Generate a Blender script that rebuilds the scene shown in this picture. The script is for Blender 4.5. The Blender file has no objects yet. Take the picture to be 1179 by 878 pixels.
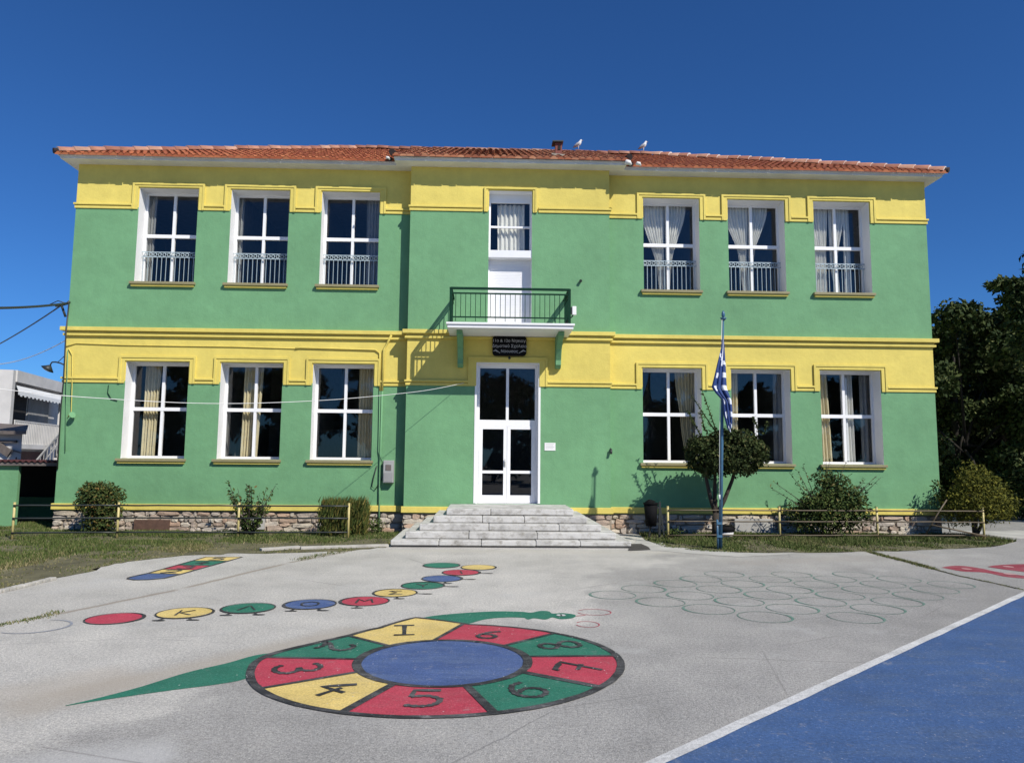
import bpy, bmesh, math, random
from mathutils import Vector, Matrix, noise
random.seed(7)
R=math.radians
scene=bpy.context.scene
col=scene.collection

# ------------------------------------------------------------------ camera
F,PW,PH=850.0,1179.0,878.0
PIT,ROL,YAW=0.10533314,0.00876306,0.03192176
CAMZ=1.85
_f=Vector((math.sin(YAW)*math.cos(PIT),math.cos(YAW)*math.cos(PIT),math.sin(PIT)))
_r0=Vector((math.cos(YAW),-math.sin(YAW),0)); _u0=_r0.cross(_f)
_r=_r0*math.cos(ROL)+_u0*math.sin(ROL); _u=-_r0*math.sin(ROL)+_u0*math.cos(ROL)
def ray(px,py): return _r*((px-PW/2)/F)-_u*((py-PH/2)/F)+_f
def PY(px,py,Y):
    d=ray(px,py); d=d*(Y/d.y); return Vector((d.x,Y,d.z+CAMZ))
def PZ(px,py,z=0.0):
    d=ray(px,py); d=d*((z-CAMZ)/d.z); return Vector((d.x,d.y,z))
cd=bpy.data.cameras.new('camera'); cam=bpy.data.objects.new('camera',cd); col.objects.link(cam)
cd.sensor_width=36; cd.sensor_fit='HORIZONTAL'; cd.lens=36*F/PW; cd.clip_end=2000; cd.clip_start=.05
m=Matrix(((_r.x,_u.x,-_f.x,0),(_r.y,_u.y,-_f.y,0),(_r.z,_u.z,-_f.z,CAMZ),(0,0,0,1)))
cam.matrix_world=m; scene.camera=cam

# ------------------------------------------------------------------ light
SUN=Vector((.84,-1.0,1.2)).normalized()
w=bpy.data.worlds.new('World'); scene.world=w; w.use_nodes=True
nt=w.node_tree; bg=nt.nodes['Background']
sky=nt.nodes.new('ShaderNodeTexSky'); sky.sky_type='NISHITA'; sky.sun_disc=False
sky.sun_elevation=math.asin(SUN.z); sky.sun_rotation=math.atan2(SUN.x,SUN.y)
sky.altitude=1200; sky.air_density=1.0; sky.dust_density=.5; sky.ozone_density=4.5
tint=nt.nodes.new('ShaderNodeMix'); tint.data_type='RGBA'; tint.blend_type='MULTIPLY'; tint.inputs[0].default_value=1; tint.inputs[7].default_value=(.53,1.10,1.76,1)
nt.links.new(sky.outputs[0],tint.inputs[6]); nt.links.new(tint.outputs[2],bg.inputs[0]); bg.inputs[1].default_value=.056
sl=bpy.data.lights.new('sun','SUN'); sl.energy=5.0; sl.angle=R(.5); sl.color=(1,.95,.865)
so=bpy.data.objects.new('sun',sl); col.objects.link(so); so.rotation_euler=SUN.to_track_quat('Z','Y').to_euler(); so.location=(20,-20,40)
vs=scene.view_settings; vs.view_transform='Standard'; vs.look='None'; vs.exposure=.09; vs.gamma=1

# ------------------------------------------------------------------ materials
def new_mat(name):
    m=bpy.data.materials.new(name); m.use_nodes=True
    nt=m.node_tree; b=nt.nodes['Principled BSDF']; return m,nt,b
def N(nt,t,**kw):
    n=nt.nodes.new(t)
    for k,v in kw.items(): setattr(n,k,v)
    return n
def coords(nt): return N(nt,'ShaderNodeTexCoord').outputs['Object']
def noise_n(nt,vec,scale,detail=4,rough=.6):
    n=N(nt,'ShaderNodeTexNoise'); n.inputs['Scale'].default_value=scale; n.inputs['Detail'].default_value=detail; n.inputs['Roughness'].default_value=rough
    nt.links.new(vec,n.inputs['Vector']); return n.outputs['Fac']
def ramp(nt,fac,stops):
    r=N(nt,'ShaderNodeValToRGB'); e=r.color_ramp.elements
    while len(e)<len(stops): e.new(.5)
    for i,(p,c) in enumerate(stops): e[i].position=p; e[i].color=(*c,1) if len(c)==3 else c
    nt.links.new(fac,r.inputs[0]); return r.outputs[0]
def mix(nt,fac,a,b,mode='MIX'):
    n=N(nt,'ShaderNodeMix',data_type='RGBA',blend_type=mode)
    for s,v in ((n.inputs[0],fac),(n.inputs[6],a),(n.inputs[7],b)):
        if isinstance(v,(int,float)): s.default_value=v
        elif isinstance(v,tuple): s.default_value=(*v,1)
        else: nt.links.new(v,s)
    return n.outputs[2]
def math_n(nt,op,a,b=None):
    n=N(nt,'ShaderNodeMath',operation=op)
    for i,v in enumerate((a,b)):
        if v is None: continue
        if isinstance(v,(int,float)): n.inputs[i].default_value=v
        else: nt.links.new(v,n.inputs[i])
    return n.outputs[0]
def bump(nt,b,h,strength,dist=.02):
    n=N(nt,'ShaderNodeBump'); n.inputs['Strength'].default_value=strength; n.inputs['Distance'].default_value=dist
    nt.links.new(h,n.inputs['Height']); nt.links.new(n.outputs[0],b.inputs['Normal'])
def sc(c,k): return tuple(x*k for x in c)
def plain(name,c,rough=.6,metal=0,var=.12,scale=6.0,bmp=0,bscale=60):
    m,nt,b=new_mat(name); v=coords(nt)
    f=noise_n(nt,v,scale)
    nt.links.new(ramp(nt,f,[(.3,sc(c,1-var)),(.7,sc(c,1+var))]),b.inputs['Base Color'])
    b.inputs['Roughness'].default_value=rough; b.inputs['Metallic'].default_value=metal
    if bmp: bump(nt,b,noise_n(nt,v,bscale,3),bmp)
    return m
def plaster(name,c):
    m,nt,b=new_mat(name); v=coords(nt)
    f1=noise_n(nt,v,.55,5,.65); f2=noise_n(nt,v,3.2,6,.7)
    mp=N(nt,'ShaderNodeMapping'); mp.inputs['Scale'].default_value=(5,5,.22); nt.links.new(v,mp.inputs[0])
    f3=noise_n(nt,mp.outputs[0],1.0,4)
    c1=ramp(nt,f1,[(.28,sc(c,.87)),(.72,sc(c,1.08))])
    c2=mix(nt,1.0,c1,ramp(nt,f2,[(.3,(.93,.93,.93)),(.72,(1.05,1.05,1.05))]),'MULTIPLY')
    c3=mix(nt,1.0,c2,ramp(nt,f3,[(.28,(.97,.97,.965)),(.6,(1.01,1.01,1.01))]),'MULTIPLY')
    nt.links.new(c3,b.inputs['Base Color']); b.inputs['Roughness'].default_value=.85
    h=math_n(nt,'ADD',noise_n(nt,v,2.2,5,.6),math_n(nt,'MULTIPLY',noise_n(nt,v,45,3),.25))
    bump(nt,b,h,.5,.035); return m
def island(name,stops,rough=.7,trans=0,bmp=0):
    m,nt,b=new_mat(name); g=N(nt,'ShaderNodeNewGeometry')
    nt.links.new(ramp(nt,g.outputs['Random Per Island'],stops),b.inputs['Base Color'])
    b.inputs['Roughness'].default_value=rough
    if bmp: bump(nt,b,noise_n(nt,coords(nt),14,5,.7),bmp,.05)
    return m
M={}
GREEN=(.148,.332,.162); YEL=(.69,.565,.130)
M['green']=plaster('green_plaster',GREEN); M['yellow']=plaster('yellow_plaster',YEL)
M['white']=plain('white_paint',(.80,.80,.79),.55,var=.03,scale=3)
M['soffit']=plain('cornice_paint',(.70,.70,.66),.7,var=.10,scale=1.6,bmp=.1)
M['frame']=plain('white_frame',(.82,.82,.82),.35,var=.02)
M['sill']=plain('sill_olive',(.26,.23,.12),.7,var=.10,scale=4)  # upper sill slab, a darker olive than the yellow moulding below
M['rail_lb']=plain('pale_rail_paint',(.36,.44,.47),.4,var=.05)
M['dkgreen']=plain('dark_green_paint',(.004,.034,.018),.75,var=.15); M['dkgreen'].node_tree.nodes['Principled BSDF'].inputs['Specular IOR Level'].default_value=.15
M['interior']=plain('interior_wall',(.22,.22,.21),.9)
M['curtain_w_and_glare']=plain('pale_curtain_and_glare',(.74,.72,.66),.9,var=.08)
M['curtain_c']=plain('cream_curtain',(.62,.53,.33),.9,var=.1)
M['curtain_g']=plain('grey_curtain',(.26,.26,.25),.9,var=.1)
M['black']=plain('black_plastic',(.004,.004,.005),.8); M['black'].node_tree.nodes['Principled BSDF'].inputs['Specular IOR Level'].default_value=.15
M['iron']=plain('dark_iron',(.025,.03,.028),.5)
M['post_y']=plain('yellow_post_paint',(.50,.42,.17),.5,var=.15,scale=12)
M['rail_r']=plain('weathered_rail',(.10,.075,.045),.6,var=.25,scale=10)
M['bluepole']=plain('blue_pole_paint',(.05,.13,.22),.35,var=.15,scale=8)
M['metal']=plain('grey_metal',(.42,.42,.40),.5,.3,var=.1)
M['letter']=plain('sign_lettering',(.42,.43,.45),.5)
M['paper']=plain('notice_paper',(.8,.8,.78),.6,var=.02)
M['shutter']=plain('roller_shutter',(.78,.78,.79),.45,var=.02)
M['bark_dark']=plain('dark_bark',(.018,.015,.011),.95,var=.3,scale=20)
M['bark']=plain('bark',(.045,.035,.026),.9,var=.3,scale=20,bmp=.5)
M['nwhite']=plain('old_whitewash',(.55,.54,.53),.85,var=.14,scale=1.2)
M['ngrey']=plain('neighbour_grey',(.28,.28,.28),.85,var=.15,scale=2)
M['ndark']=plain('dark_opening',(.015,.014,.014),.9)
M['hatch']=plain('rusty_hatch',(.10,.055,.038),.85,var=.3,scale=8)
M['rust']=plain('rusty_tin_and_shade',(.075,.022,.020),.7,var=.35,scale=6)
M['woodgrey']=plain('old_boards',(.13,.11,.10),.85,var=.3,scale=5)
M['cable_w']=plain('white_cable',(.72,.72,.70),.5)
M['birdw']=plain('white_feathers',(.62,.62,.61),.7,var=.03)
M['birdg']=plain('grey_feathers',(.30,.30,.32),.7,var=.1)
M['beak']=plain('beak',(.6,.35,.05),.5)
M['darktile']=plain('sooty_tile',(.035,.02,.018),.9,var=.3)
M['mortar']=plain('white_mortar',(.72,.70,.66),.9,var=.1,scale=12)
M['chim']=plain('chimney_render',(.30,.27,.22),.9,var=.2,scale=7,bmp=.4)
M['chimbrick']=plain('chimney_brick',(.20,.065,.05),.85,var=.25,scale=14)
M['flagw']=plain('flag_white',(.66,.69,.76),.7,var=.04)
M['flagb']=plain('flag_blue',(.014,.042,.17),.7,var=.1)
# glass pane
m,nt,b=new_mat('window_glass'); nt.nodes.remove(b)
tr=N(nt,'ShaderNodeBsdfTransparent'); tr.inputs[0].default_value=(.86,.88,.88,1)
gl=N(nt,'ShaderNodeBsdfGlossy'); gl.inputs['Roughness'].default_value=.015; gl.inputs[0].default_value=(1,1,1,1)
lw=N(nt,'ShaderNodeLayerWeight'); lw.inputs[0].default_value=.5
fr=N(nt,'ShaderNodeMath',operation='MULTIPLY_ADD'); nt.links.new(math_n(nt,'POWER',lw.outputs['Facing'],5.0),fr.inputs[0]); fr.inputs[1].default_value=.90; fr.inputs[2].default_value=.06
ms=N(nt,'ShaderNodeMixShader'); nt.links.new(fr.outputs[0],ms.inputs[0]); nt.links.new(tr.outputs[0],ms.inputs[1]); nt.links.new(gl.outputs[0],ms.inputs[2])
nt.links.new(ms.outputs[0],nt.nodes['Material Output'].inputs[0]); M['glass']=m
# marble-like steps
m,nt,b=new_mat('worn_marble'); v=coords(nt)
c=ramp(nt,noise_n(nt,v,2.2,7,.7),[(.26,(.27,.26,.24)),(.5,(.50,.49,.465)),(.8,(.60,.59,.565))])
mp=N(nt,'ShaderNodeMapping'); mp.inputs['Scale'].default_value=(2.2,3,3.4); nt.links.new(v,mp.inputs[0])
c=mix(nt,1.0,c,ramp(nt,noise_n(nt,mp.outputs[0],2.5,5,.7),[(.33,(.58,.56,.52)),(.50,(1,1,1))]),'MULTIPLY')
nt.links.new(c,b.inputs['Base Color']); b.inputs['Roughness'].default_value=.7; bump(nt,b,noise_n(nt,v,25,4),.25); M['marble']=m
M['joint']=plain('step_joint',(.10,.095,.09),.95)
# tiles
def tile_mat(name,stops):
    m,nt,b=new_mat(name); g=N(nt,'ShaderNodeNewGeometry'); v=coords(nt)
    c=ramp(nt,g.outputs['Random Per Island'],stops)
    c=mix(nt,1.0,c,ramp(nt,noise_n(nt,v,3.5,5,.7),[(.3,(.72,.70,.70)),(.65,(1.1,1.08,1.05))]),'MULTIPLY')
    nt.links.new(c,b.inputs['Base Color']); b.inputs['Roughness'].default_value=.85; return m
M['tile']=tile_mat('clay_tiles',[(0,(.25,.060,.022)),(.5,(.33,.088,.032)),(1,(.40,.135,.052))])
M['tile_old']=tile_mat('aged_clay_tiles',[(0,(.18,.055,.028)),(.4,(.34,.105,.044)),(.8,(.45,.21,.11)),(1,(.24,.07,.034))])
M['cap']=tile_mat('ridge_tiles',[(0,(.28,.11,.07)),(.5,(.42,.19,.12)),(1,(.50,.30,.21))])
# stone
M['stone']=island('rubble_stone',[(0,(.42,.36,.27)),(.25,(.54,.48,.39)),(.45,(.44,.30,.21)),(.6,(.36,.31,.26)),(.8,(.56,.50,.42)),(1,(.30,.21,.15))],.9,bmp=.6)
M['stonejoint']=plain('stone_mortar',(.26,.22,.17),.95,var=.3,scale=9)
# foliage
_isl=island
def island(n,st,r=.7,**k):
    m=_isl(n,st,.8,**k); m.node_tree.nodes['Principled BSDF'].inputs['Specular IOR Level'].default_value=.18; return m
M['leaf_dark']=island('dark_leaves',[(0,(.013,.022,.006)),(.5,(.030,.046,.012)),(.85,(.055,.072,.020)),(1,(.10,.09,.035))],.55)
M['leaf_bg']=island('tree_leaves',[(0,(.016,.030,.010)),(.5,(.036,.056,.017)),(.88,(.068,.09,.026)),(1,(.12,.13,.05))],.6)
M['leaf_mid']=island('bush_leaves',[(0,(.022,.042,.010)),(.5,(.048,.078,.018)),(.9,(.10,.125,.032)),(1,(.16,.13,.05))],.55)
M['leaf_olive']=island('olive_leaves',[(0,(.038,.045,.008)),(.5,(.098,.105,.014)),(1,(.21,.19,.028))],.55)
M['leaf_rust']=island('rusty_leaves',[(0,(.022,.040,.010)),(.6,(.055,.080,.020)),(.88,(.10,.10,.028)),(1,(.17,.10,.03))],.55)
M['leaf_conifer']=island('conifer_sprays',[(0,(.030,.050,.012)),(.5,(.065,.090,.020)),(.85,(.13,.12,.03)),(1,(.21,.15,.045))],.6)
M['grass']=island('grass_blades',[(0,(.040,.065,.014)),(.45,(.075,.11,.026)),(.8,(.12,.145,.045)),(1,(.24,.21,.10))],.6)
M['grass_dry']=island('dry_grass_blades',[(0,(.07,.09,.025)),(.4,(.13,.13,.05)),(.8,(.22,.19,.09)),(1,(.32,.27,.15))],.7)
# ground
m,nt,b=new_mat('worn_asphalt'); v=coords(nt); g=N(nt,'ShaderNodeSeparateXYZ'); nt.links.new(v,g.inputs[0])
big=noise_n(nt,v,.16,6,.65); mid=noise_n(nt,v,1.3,9,.78); fine=noise_n(nt,v,34,5,.85); spk=noise_n(nt,v,85,2,.7)
c=ramp(nt,big,[(.32,(.295,.286,.268)),(.5,(.35,.341,.322)),(.68,(.425,.412,.388))])
c=mix(nt,1.0,c,ramp(nt,mid,[(.28,(.82,.82,.82)),(.5,(1,1,1)),(.72,(1.12,1.115,1.10))]),'MULTIPLY')
c=mix(nt,1.0,c,ramp(nt,fine,[(.30,(.56,.56,.57)),(.5,(1,1,1)),(.68,(1.42,1.41,1.39))]),'MULTIPLY')
c=mix(nt,1.0,c,ramp(nt,spk,[(.28,(.42,.42,.42)),(.45,(.98,.98,.98)),(.60,(1.06,1.06,1.06)),(.72,(1.7,1.7,1.66))]),'MULTIPLY')
# older, paler slab left of the joint; darker re-laid asphalt near the right
n=N(nt,'ShaderNodeMath',operation='MULTIPLY_ADD'); nt.links.new(g.outputs[0],n.inputs[0]); n.inputs[1].default_value=-.085
nt.links.new(math_n(nt,'MULTIPLY',g.outputs[1],.06),n.inputs[2])
zone=math_n(nt,'ADD',n.outputs[0],math_n(nt,'MULTIPLY',big,.9))
c=mix(nt,1.0,c,ramp(nt,zone,[(.55,(.84,.84,.85)),(.95,(1.0,.995,.985)),(1.45,(1.30,1.285,1.25))]),'MULTIPLY')
def seg_mask(p,q,wid,namp,nsc):
    # band along the segment p-q with a wandering edge: worn sand, cracks, painted light by the steps
    d=Vector((q[0]-p[0],q[1]-p[1])); L=d.length; d/=L
    a=math_n(nt,'ADD',math_n(nt,'MULTIPLY',g.outputs[0],-d.y),math_n(nt,'MULTIPLY',g.outputs[1],d.x))
    a=math_n(nt,'SUBTRACT',a,-d.y*p[0]+d.x*p[1])
    a=math_n(nt,'ADD',a,math_n(nt,'MULTIPLY',math_n(nt,'SUBTRACT',noise_n(nt,v,nsc,5),.5),namp))
    a=math_n(nt,'DIVIDE',math_n(nt,'ABSOLUTE',a),wid)
    t=math_n(nt,'ADD',math_n(nt,'MULTIPLY',g.outputs[0],d.x),math_n(nt,'MULTIPLY',g.outputs[1],d.y))
    t=math_n(nt,'SUBTRACT',t,d.x*p[0]+d.y*p[1]); t=math_n(nt,'DIVIDE',t,L)
    e=N(nt,'ShaderNodeMapRange'); e.clamp=True; nt.links.new(math_n(nt,'ABSOLUTE',math_n(nt,'SUBTRACT',t,.5)),e.inputs[0])
    e.inputs[1].default_value=.5; e.inputs[2].default_value=.42; e.inputs[3].default_value=0; e.inputs[4].default_value=1
    f=N(nt,'ShaderNodeMapRange'); f.clamp=True; nt.links.new(a,f.inputs[0]); f.inputs[1].default_value=1; f.inputs[2].default_value=.3; f.inputs[3].default_value=0; f.inputs[4].default_value=1
    return math_n(nt,'MULTIPLY',e.outputs[0],f.outputs[0])
def over(mask,k,colr):
    global c
    c=mix(nt,math_n(nt,'MULTIPLY',mask,k),c,colr)
wp_=noise_n(nt,v,.75,8,.72)
c=mix(nt,ramp(nt,wp_,[(.55,(0,0,0)),(.66,(.35,.35,.35))]),c,(.47,.465,.45))
c=mix(nt,ramp(nt,noise_n(nt,v,.42,7,.7),[(.56,(0,0,0)),(.70,(.25,.25,.25))]),c,(.21,.205,.20))
over(seg_mask((-3.6,5.55),(-1.2,8.5),.34,.5,1.2),.62,(.36,.315,.255))
over(seg_mask((-4.9,5.2),(-2.9,6.7),.5,.9,1.0),.5,(.38,.335,.275))
over(seg_mask((-5.05,9.0),(-4.3,10.8),.07,.10,2),.75,(.25,.21,.16))
over(seg_mask((-4.3,10.8),(-3.52,13.4),.08,.12,2),.75,(.25,.21,.16))
over(seg_mask((-3.52,13.4),(-2.7,15.3),.08,.14,2),.75,(.23,.20,.15))
over(seg_mask((-2.2,15.3),(4.0,15.2),.35,.5,.8),.5,(.47,.44,.38))  # yellowish light in front of the steps, put into the ground colour
over(seg_mask((-.3,4.6),(.55,5.75),.012,.07,3),.6,(.17,.165,.16))
over(seg_mask((2.0,7.2),(4.2,6.9),.012,.12,2.2),.6,(.15,.145,.14))
over(seg_mask((.55,5.75),(1.6,6.2),.010,.06,4),.55,(.16,.155,.15))
over(seg_mask((3.0,8.6),(5.2,9.4),.012,.10,3),.45,(.17,.165,.16))
over(seg_mask((-6.0,7.4),(-2.6,8.1),.012,.12,2.5),.45,(.20,.19,.18))
over(seg_mask((-3.4,4.3),(-1.9,5.0),.35,.45,1.5),.5,(.50,.495,.48))
over(seg_mask((4.3,13.6),(9.0,15.0),.5,1.0,.7),.35,(.30,.27,.24))
vo=N(nt,'ShaderNodeTexVoronoi',feature='DISTANCE_TO_EDGE'); vo.inputs['Scale'].default_value=.36
wv=mix(nt,.12,v,N(nt,'ShaderNodeTexNoise').outputs['Color']); nt.links.new(wv,vo.inputs['Vector'])
cr=ramp(nt,vo.outputs['Distance'],[(.0015,(1,1,1)),(.004,(0,0,0))]); 
c=mix(nt,math_n(nt,'MULTIPLY',cr,ramp(nt,noise_n(nt,v,.5,3),[(.52,(0,0,0)),(.62,(.55,.55,.55))])),c,(.16,.15,.14))
nt.links.new(c,b.inputs['Base Color']); b.inputs['Roughness'].default_value=.9
bump(nt,b,math_n(nt,'ADD',spk,math_n(nt,'MULTIPLY',fine,1.4)),.55,.012); M['ground']=m
def paint(name,cc,wear=.5,scale=55,fade=(.30,.30,.30),chip=.9):
    m,nt,b=new_mat(name); v=coords(nt)
    f=noise_n(nt,v,1.4,6,.7); s=noise_n(nt,v,scale,4,.8); s2=noise_n(nt,v,5.5,8,.78)
    mp=N(nt,'ShaderNodeMapping'); mp.inputs['Scale'].default_value=(.9,3.6,1); mp.inputs['Rotation'].default_value=(0,0,.25); nt.links.new(v,mp.inputs[0])
    st=noise_n(nt,mp.outputs[0],1.3,7,.75)
    c=ramp(nt,f,[(.3,sc(cc,.80)),(.7,sc(cc,1.14))])
    c=mix(nt,ramp(nt,st,[(.46,(0,0,0)),(.72,(.55*min(1,wear*1.2),)*3)]),c,fade)
    c=mix(nt,1.0,c,ramp(nt,s,[(.34,(.66,.66,.66)),(.58,(1.08,1.08,1.08))]),'MULTIPLY')
    k=ramp(nt,s,[(.66-.05*wear,(0,0,0)),(.73-.05*wear,(.8,.8,.8))])
    c=mix(nt,k,c,(.44,.43,.41))
    k=ramp(nt,s2,[(.60-.04*wear,(0,0,0)),(.72-.04*wear,(min(.85,.75*wear),)*3)])
    c=mix(nt,k,c,(.34,.33,.32))
    for vs_,th,cl_ in ((11,.085,(.62,.61,.59)),(6.5,.05,(.66,.65,.63)),(5.0,.045,(.05,.05,.05))):
        vo=N(nt,'ShaderNodeTexVoronoi'); vo.inputs['Scale'].default_value=vs_; nt.links.new(v,vo.inputs['Vector'])
        sp=N(nt,'ShaderNodeSeparateColor'); nt.links.new(vo.outputs['Color'],sp.inputs[0])
        pick=ramp(nt,sp.outputs[0],[(.60,(0,0,0)),(.62,(chip,chip,chip))])
        dot=ramp(nt,math_n(nt,'ADD',vo.outputs['Distance'],math_n(nt,'MULTIPLY',math_n(nt,'SUBTRACT',s,.5),.10)),[(th*.6,(1,1,1)),(th,(0,0,0))])
        c=mix(nt,math_n(nt,'MULTIPLY',pick,dot),c,cl_)
    nt.links.new(c,b.inputs['Base Color']); b.inputs['Roughness'].default_value=.8
    bump(nt,b,s,.5,.012); return m
M['p_red']=paint('red_ground_paint',(.46,.042,.075),.5,55,(.42,.12,.14)); M['p_crim']=paint('crimson_ground_paint',(.27,.030,.050),.8,55,(.42,.20,.22)); M['p_yel']=paint('yellow_ground_paint',(.68,.51,.165),.5,55,(.62,.52,.30))
M['p_grn']=paint('green_ground_paint',(.016,.16,.10),.5,55,(.07,.22,.16)); M['p_blu']=paint('blue_ground_paint',(.055,.10,.25),.7,55,(.20,.26,.36))
M['p_blk']=paint('black_ground_paint',(.022,.022,.024),.7); M['p_wht']=paint('white_ground_paint',(.62,.62,.61),.8)
M['p_gry']=paint('faded_ground_paint',(.26,.28,.33),1.4); M['p_pink']=paint('pink_ground_paint',(.52,.27,.27))
M['p_ring']=paint('ring_ground_paint',(.11,.215,.17),1.3)
M['court']=paint('blue_court_paint',(.042,.100,.245),.6,42,(.11,.15,.20),.35)
M['soil']=plain('lawn_soil',(.115,.105,.055),.95,var=.45,scale=1.6,bmp=.6)
M['kerb']=plain('old_kerb',(.40,.38,.34),.9,var=.25,scale=4,bmp=.5)
M['slab']=plain('pale_concrete',(.42,.41,.38),.9,var=.18,scale=1.5,bmp=.3)
M['stain']=plain('damp_dirt',(.05,.045,.04),.95,var=.3,scale=5,bmp=.4)

# ------------------------------------------------------------------ mesh helpers
class MB:
    def __init__(s): s.v=[]; s.f=[]; s.mi=[]; s.sm=[]
    def face(s,pts,mi=0,smooth=False):
        b=len(s.v); s.v+= [tuple(p) for p in pts]; s.f.append(tuple(range(b,b+len(pts)))); s.mi.append(mi); s.sm.append(smooth)
    def box(s,x0,x1,y0,y1,z0,z1,mi=0,jit=0):
        b=len(s.v)
        for x in (x0,x1):
            for y in (y0,y1):
                for z in (z0,z1):
                    s.v.append((x+random.uniform(-jit,jit),y+random.uniform(-jit,jit),z+random.uniform(-jit,jit)))
        for q in ((0,1,3,2),(4,6,7,5),(0,4,5,1),(2,3,7,6),(0,2,6,4),(1,5,7,3)):
            s.f.append(tuple(b+i for i in q)); s.mi.append(mi); s.sm.append(False)
    def tube(s,pts,rad,n=8,mi=0,cap=True,smooth=True):
        pts=[Vector(p) for p in pts]; 
        if not isinstance(rad,(list,tuple)): rad=[rad]*len(pts)
        b=len(s.v); prev=None
        for i,p in enumerate(pts):
            t=(pts[min(i+1,len(pts)-1)]-pts[max(i-1,0)]).normalized()
            a=prev if prev else (Vector((0,0,1)) if abs(t.z)<.9 else Vector((1,0,0)))
            u=(a-t*a.dot(t)).normalized(); prev=u; w_=t.cross(u)
            for k in range(n):
                an=2*math.pi*k/n; s.v.append(tuple(p+(u*math.cos(an)+w_*math.sin(an))*rad[i]))
        for i in range(len(pts)-1):
            for k in range(n):
                s.f.append((b+i*n+k,b+i*n+(k+1)%n,b+(i+1)*n+(k+1)%n,b+(i+1)*n+k)); s.mi.append(mi); s.sm.append(smooth)
        if cap:
            s.f.append(tuple(b+k for k in range(n))[::-1]); s.mi.append(mi); s.sm.append(False)
            e=b+(len(pts)-1)*n; s.f.append(tuple(e+k for k in range(n))); s.mi.append(mi); s.sm.append(False)
    def bar(s,a,b_,w,h=None,mi=0):
        h=h or w; a=Vector(a); b_=Vector(b_); t=(b_-a).normalized()
        up=Vector((0,0,1)) if abs(t.z)<.95 else Vector((0,1,0)); x=t.cross(up).normalized()*w/2; y=x.cross(t).normalized()*h/2
        q=[a+x+y,a-x+y,a-x-y,a+x-y,b_+x+y,b_-x+y,b_-x-y,b_+x-y]; k=len(s.v); s.v+=[tuple(p) for p in q]
        for f in ((0,1,2,3),(7,6,5,4),(0,4,5,1),(1,5,6,2),(2,6,7,3),(3,7,4,0)): s.f.append(tuple(k+i for i in f)); s.mi.append(mi); s.sm.append(False)
    def build(s,name,mats,parent=None,bevel=0):
        me=bpy.data.meshes.new(name); me.from_pydata(s.v,[],s.f)
        if not isinstance(mats,(list,tuple)): mats=[mats]
        for m in mats: me.materials.append(m)
        me.polygons.foreach_set('material_index',s.mi); me.polygons.foreach_set('use_smooth',s.sm); me.update()
        o=bpy.data.objects.new(name,me); col.objects.link(o)
        if parent: o.parent=parent; o.matrix_parent_inverse=parent_world(parent).inverted()
        if bevel:
            bm=bmesh.new(); bm.from_mesh(me); bmesh.ops.recalc_face_normals(bm,faces=bm.faces); bm.to_mesh(me); bm.free()
            md=o.modifiers.new('bevel','BEVEL'); md.width=bevel; md.segments=2; md.limit_method='ANGLE'
        return o
def parent_world(p):
    mt=Matrix.LocRotScale(p.location,p.rotation_euler,p.scale)
    return (parent_world(p.parent)@p.matrix_parent_inverse@mt) if p.parent else mt
def tag(o,label=None,cat=None,group=None,kind=None):
    if label: o['label']=label
    if cat: o['category']=cat
    if group: o['group']=group
    if kind: o['kind']=kind
    return o
def thing(name,label,cat,loc=(0,0,0),group=None):
    o=bpy.data.objects.new(name,None); col.objects.link(o); o.location=loc; o.empty_display_size=.2
    return tag(o,label,cat,group)
def ribbon(pts,wid,z,closed=False,mb=None,mi=0):
    """flat painted stroke along ground points"""
    mb=mb or MB(); n=len(pts); P=[Vector((p[0],p[1])) for p in pts]; L=[];Rr=[]
    for i in range(n):
        a=P[(i-1)%n] if (closed or i>0) else P[i]; b_=P[(i+1)%n] if (closed or i<n-1) else P[i]
        t=(b_-a).normalized(); nn=Vector((-t.y,t.x)); ww=wid[i] if isinstance(wid,(list,tuple)) else wid
        j_=.10*min(ww,.07); L.append(P[i]+nn*(ww/2+j_*noise.noise((P[i].x*23,P[i].y*23,3)))); Rr.append(P[i]-nn*(ww/2+j_*noise.noise((P[i].x*23,P[i].y*23,9))))
    for i in range(n if closed else n-1):
        j=(i+1)%n; mb.face([(*Rr[i],z),(*Rr[j],z),(*L[j],z),(*L[i],z)],mi)
    return mb
def poly(pts,z):
    mb=MB(); mb.face([(p[0],p[1],z) for p in pts]); 
    return mb
def ccw(pts):
    a=sum(pts[i][0]*pts[(i+1)%len(pts)][1]-pts[(i+1)%len(pts)][0]*pts[i][1] for i in range(len(pts)))
    return pts if a>0 else pts[::-1]
def text_mesh(name,body,size,mat,parent,origin,xdir,ydir,extrude=0,offset=0,align='CENTER'):
    cu=bpy.data.curves.new(name,'FONT'); cu.body=body; cu.size=size; cu.align_x=align; cu.align_y='CENTER'; cu.extrude=extrude; cu.offset=offset; cu.resolution_u=4
    t=bpy.data.objects.new('tmp_text',cu); col.objects.link(t)
    dg=bpy.context.evaluated_depsgraph_get(); me=bpy.data.meshes.new_from_object(t.evaluated_get(dg)); bpy.data.objects.remove(t); bpy.data.curves.remove(cu)
    x=Vector(xdir).normalized(); y=Vector(ydir).normalized(); o3=Vector(origin); zz=x.cross(y)
    for v in me.vertices: v.co=o3+x*v.co.x+y*v.co.y+zz*v.co.z
    me.materials.clear(); me.materials.append(mat); me.name=name
    o=bpy.data.objects.new(name,me); col.objects.link(o)
    if parent: o.parent=parent; o.matrix_parent_inverse=parent_world(parent).inverted()
    return o

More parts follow.
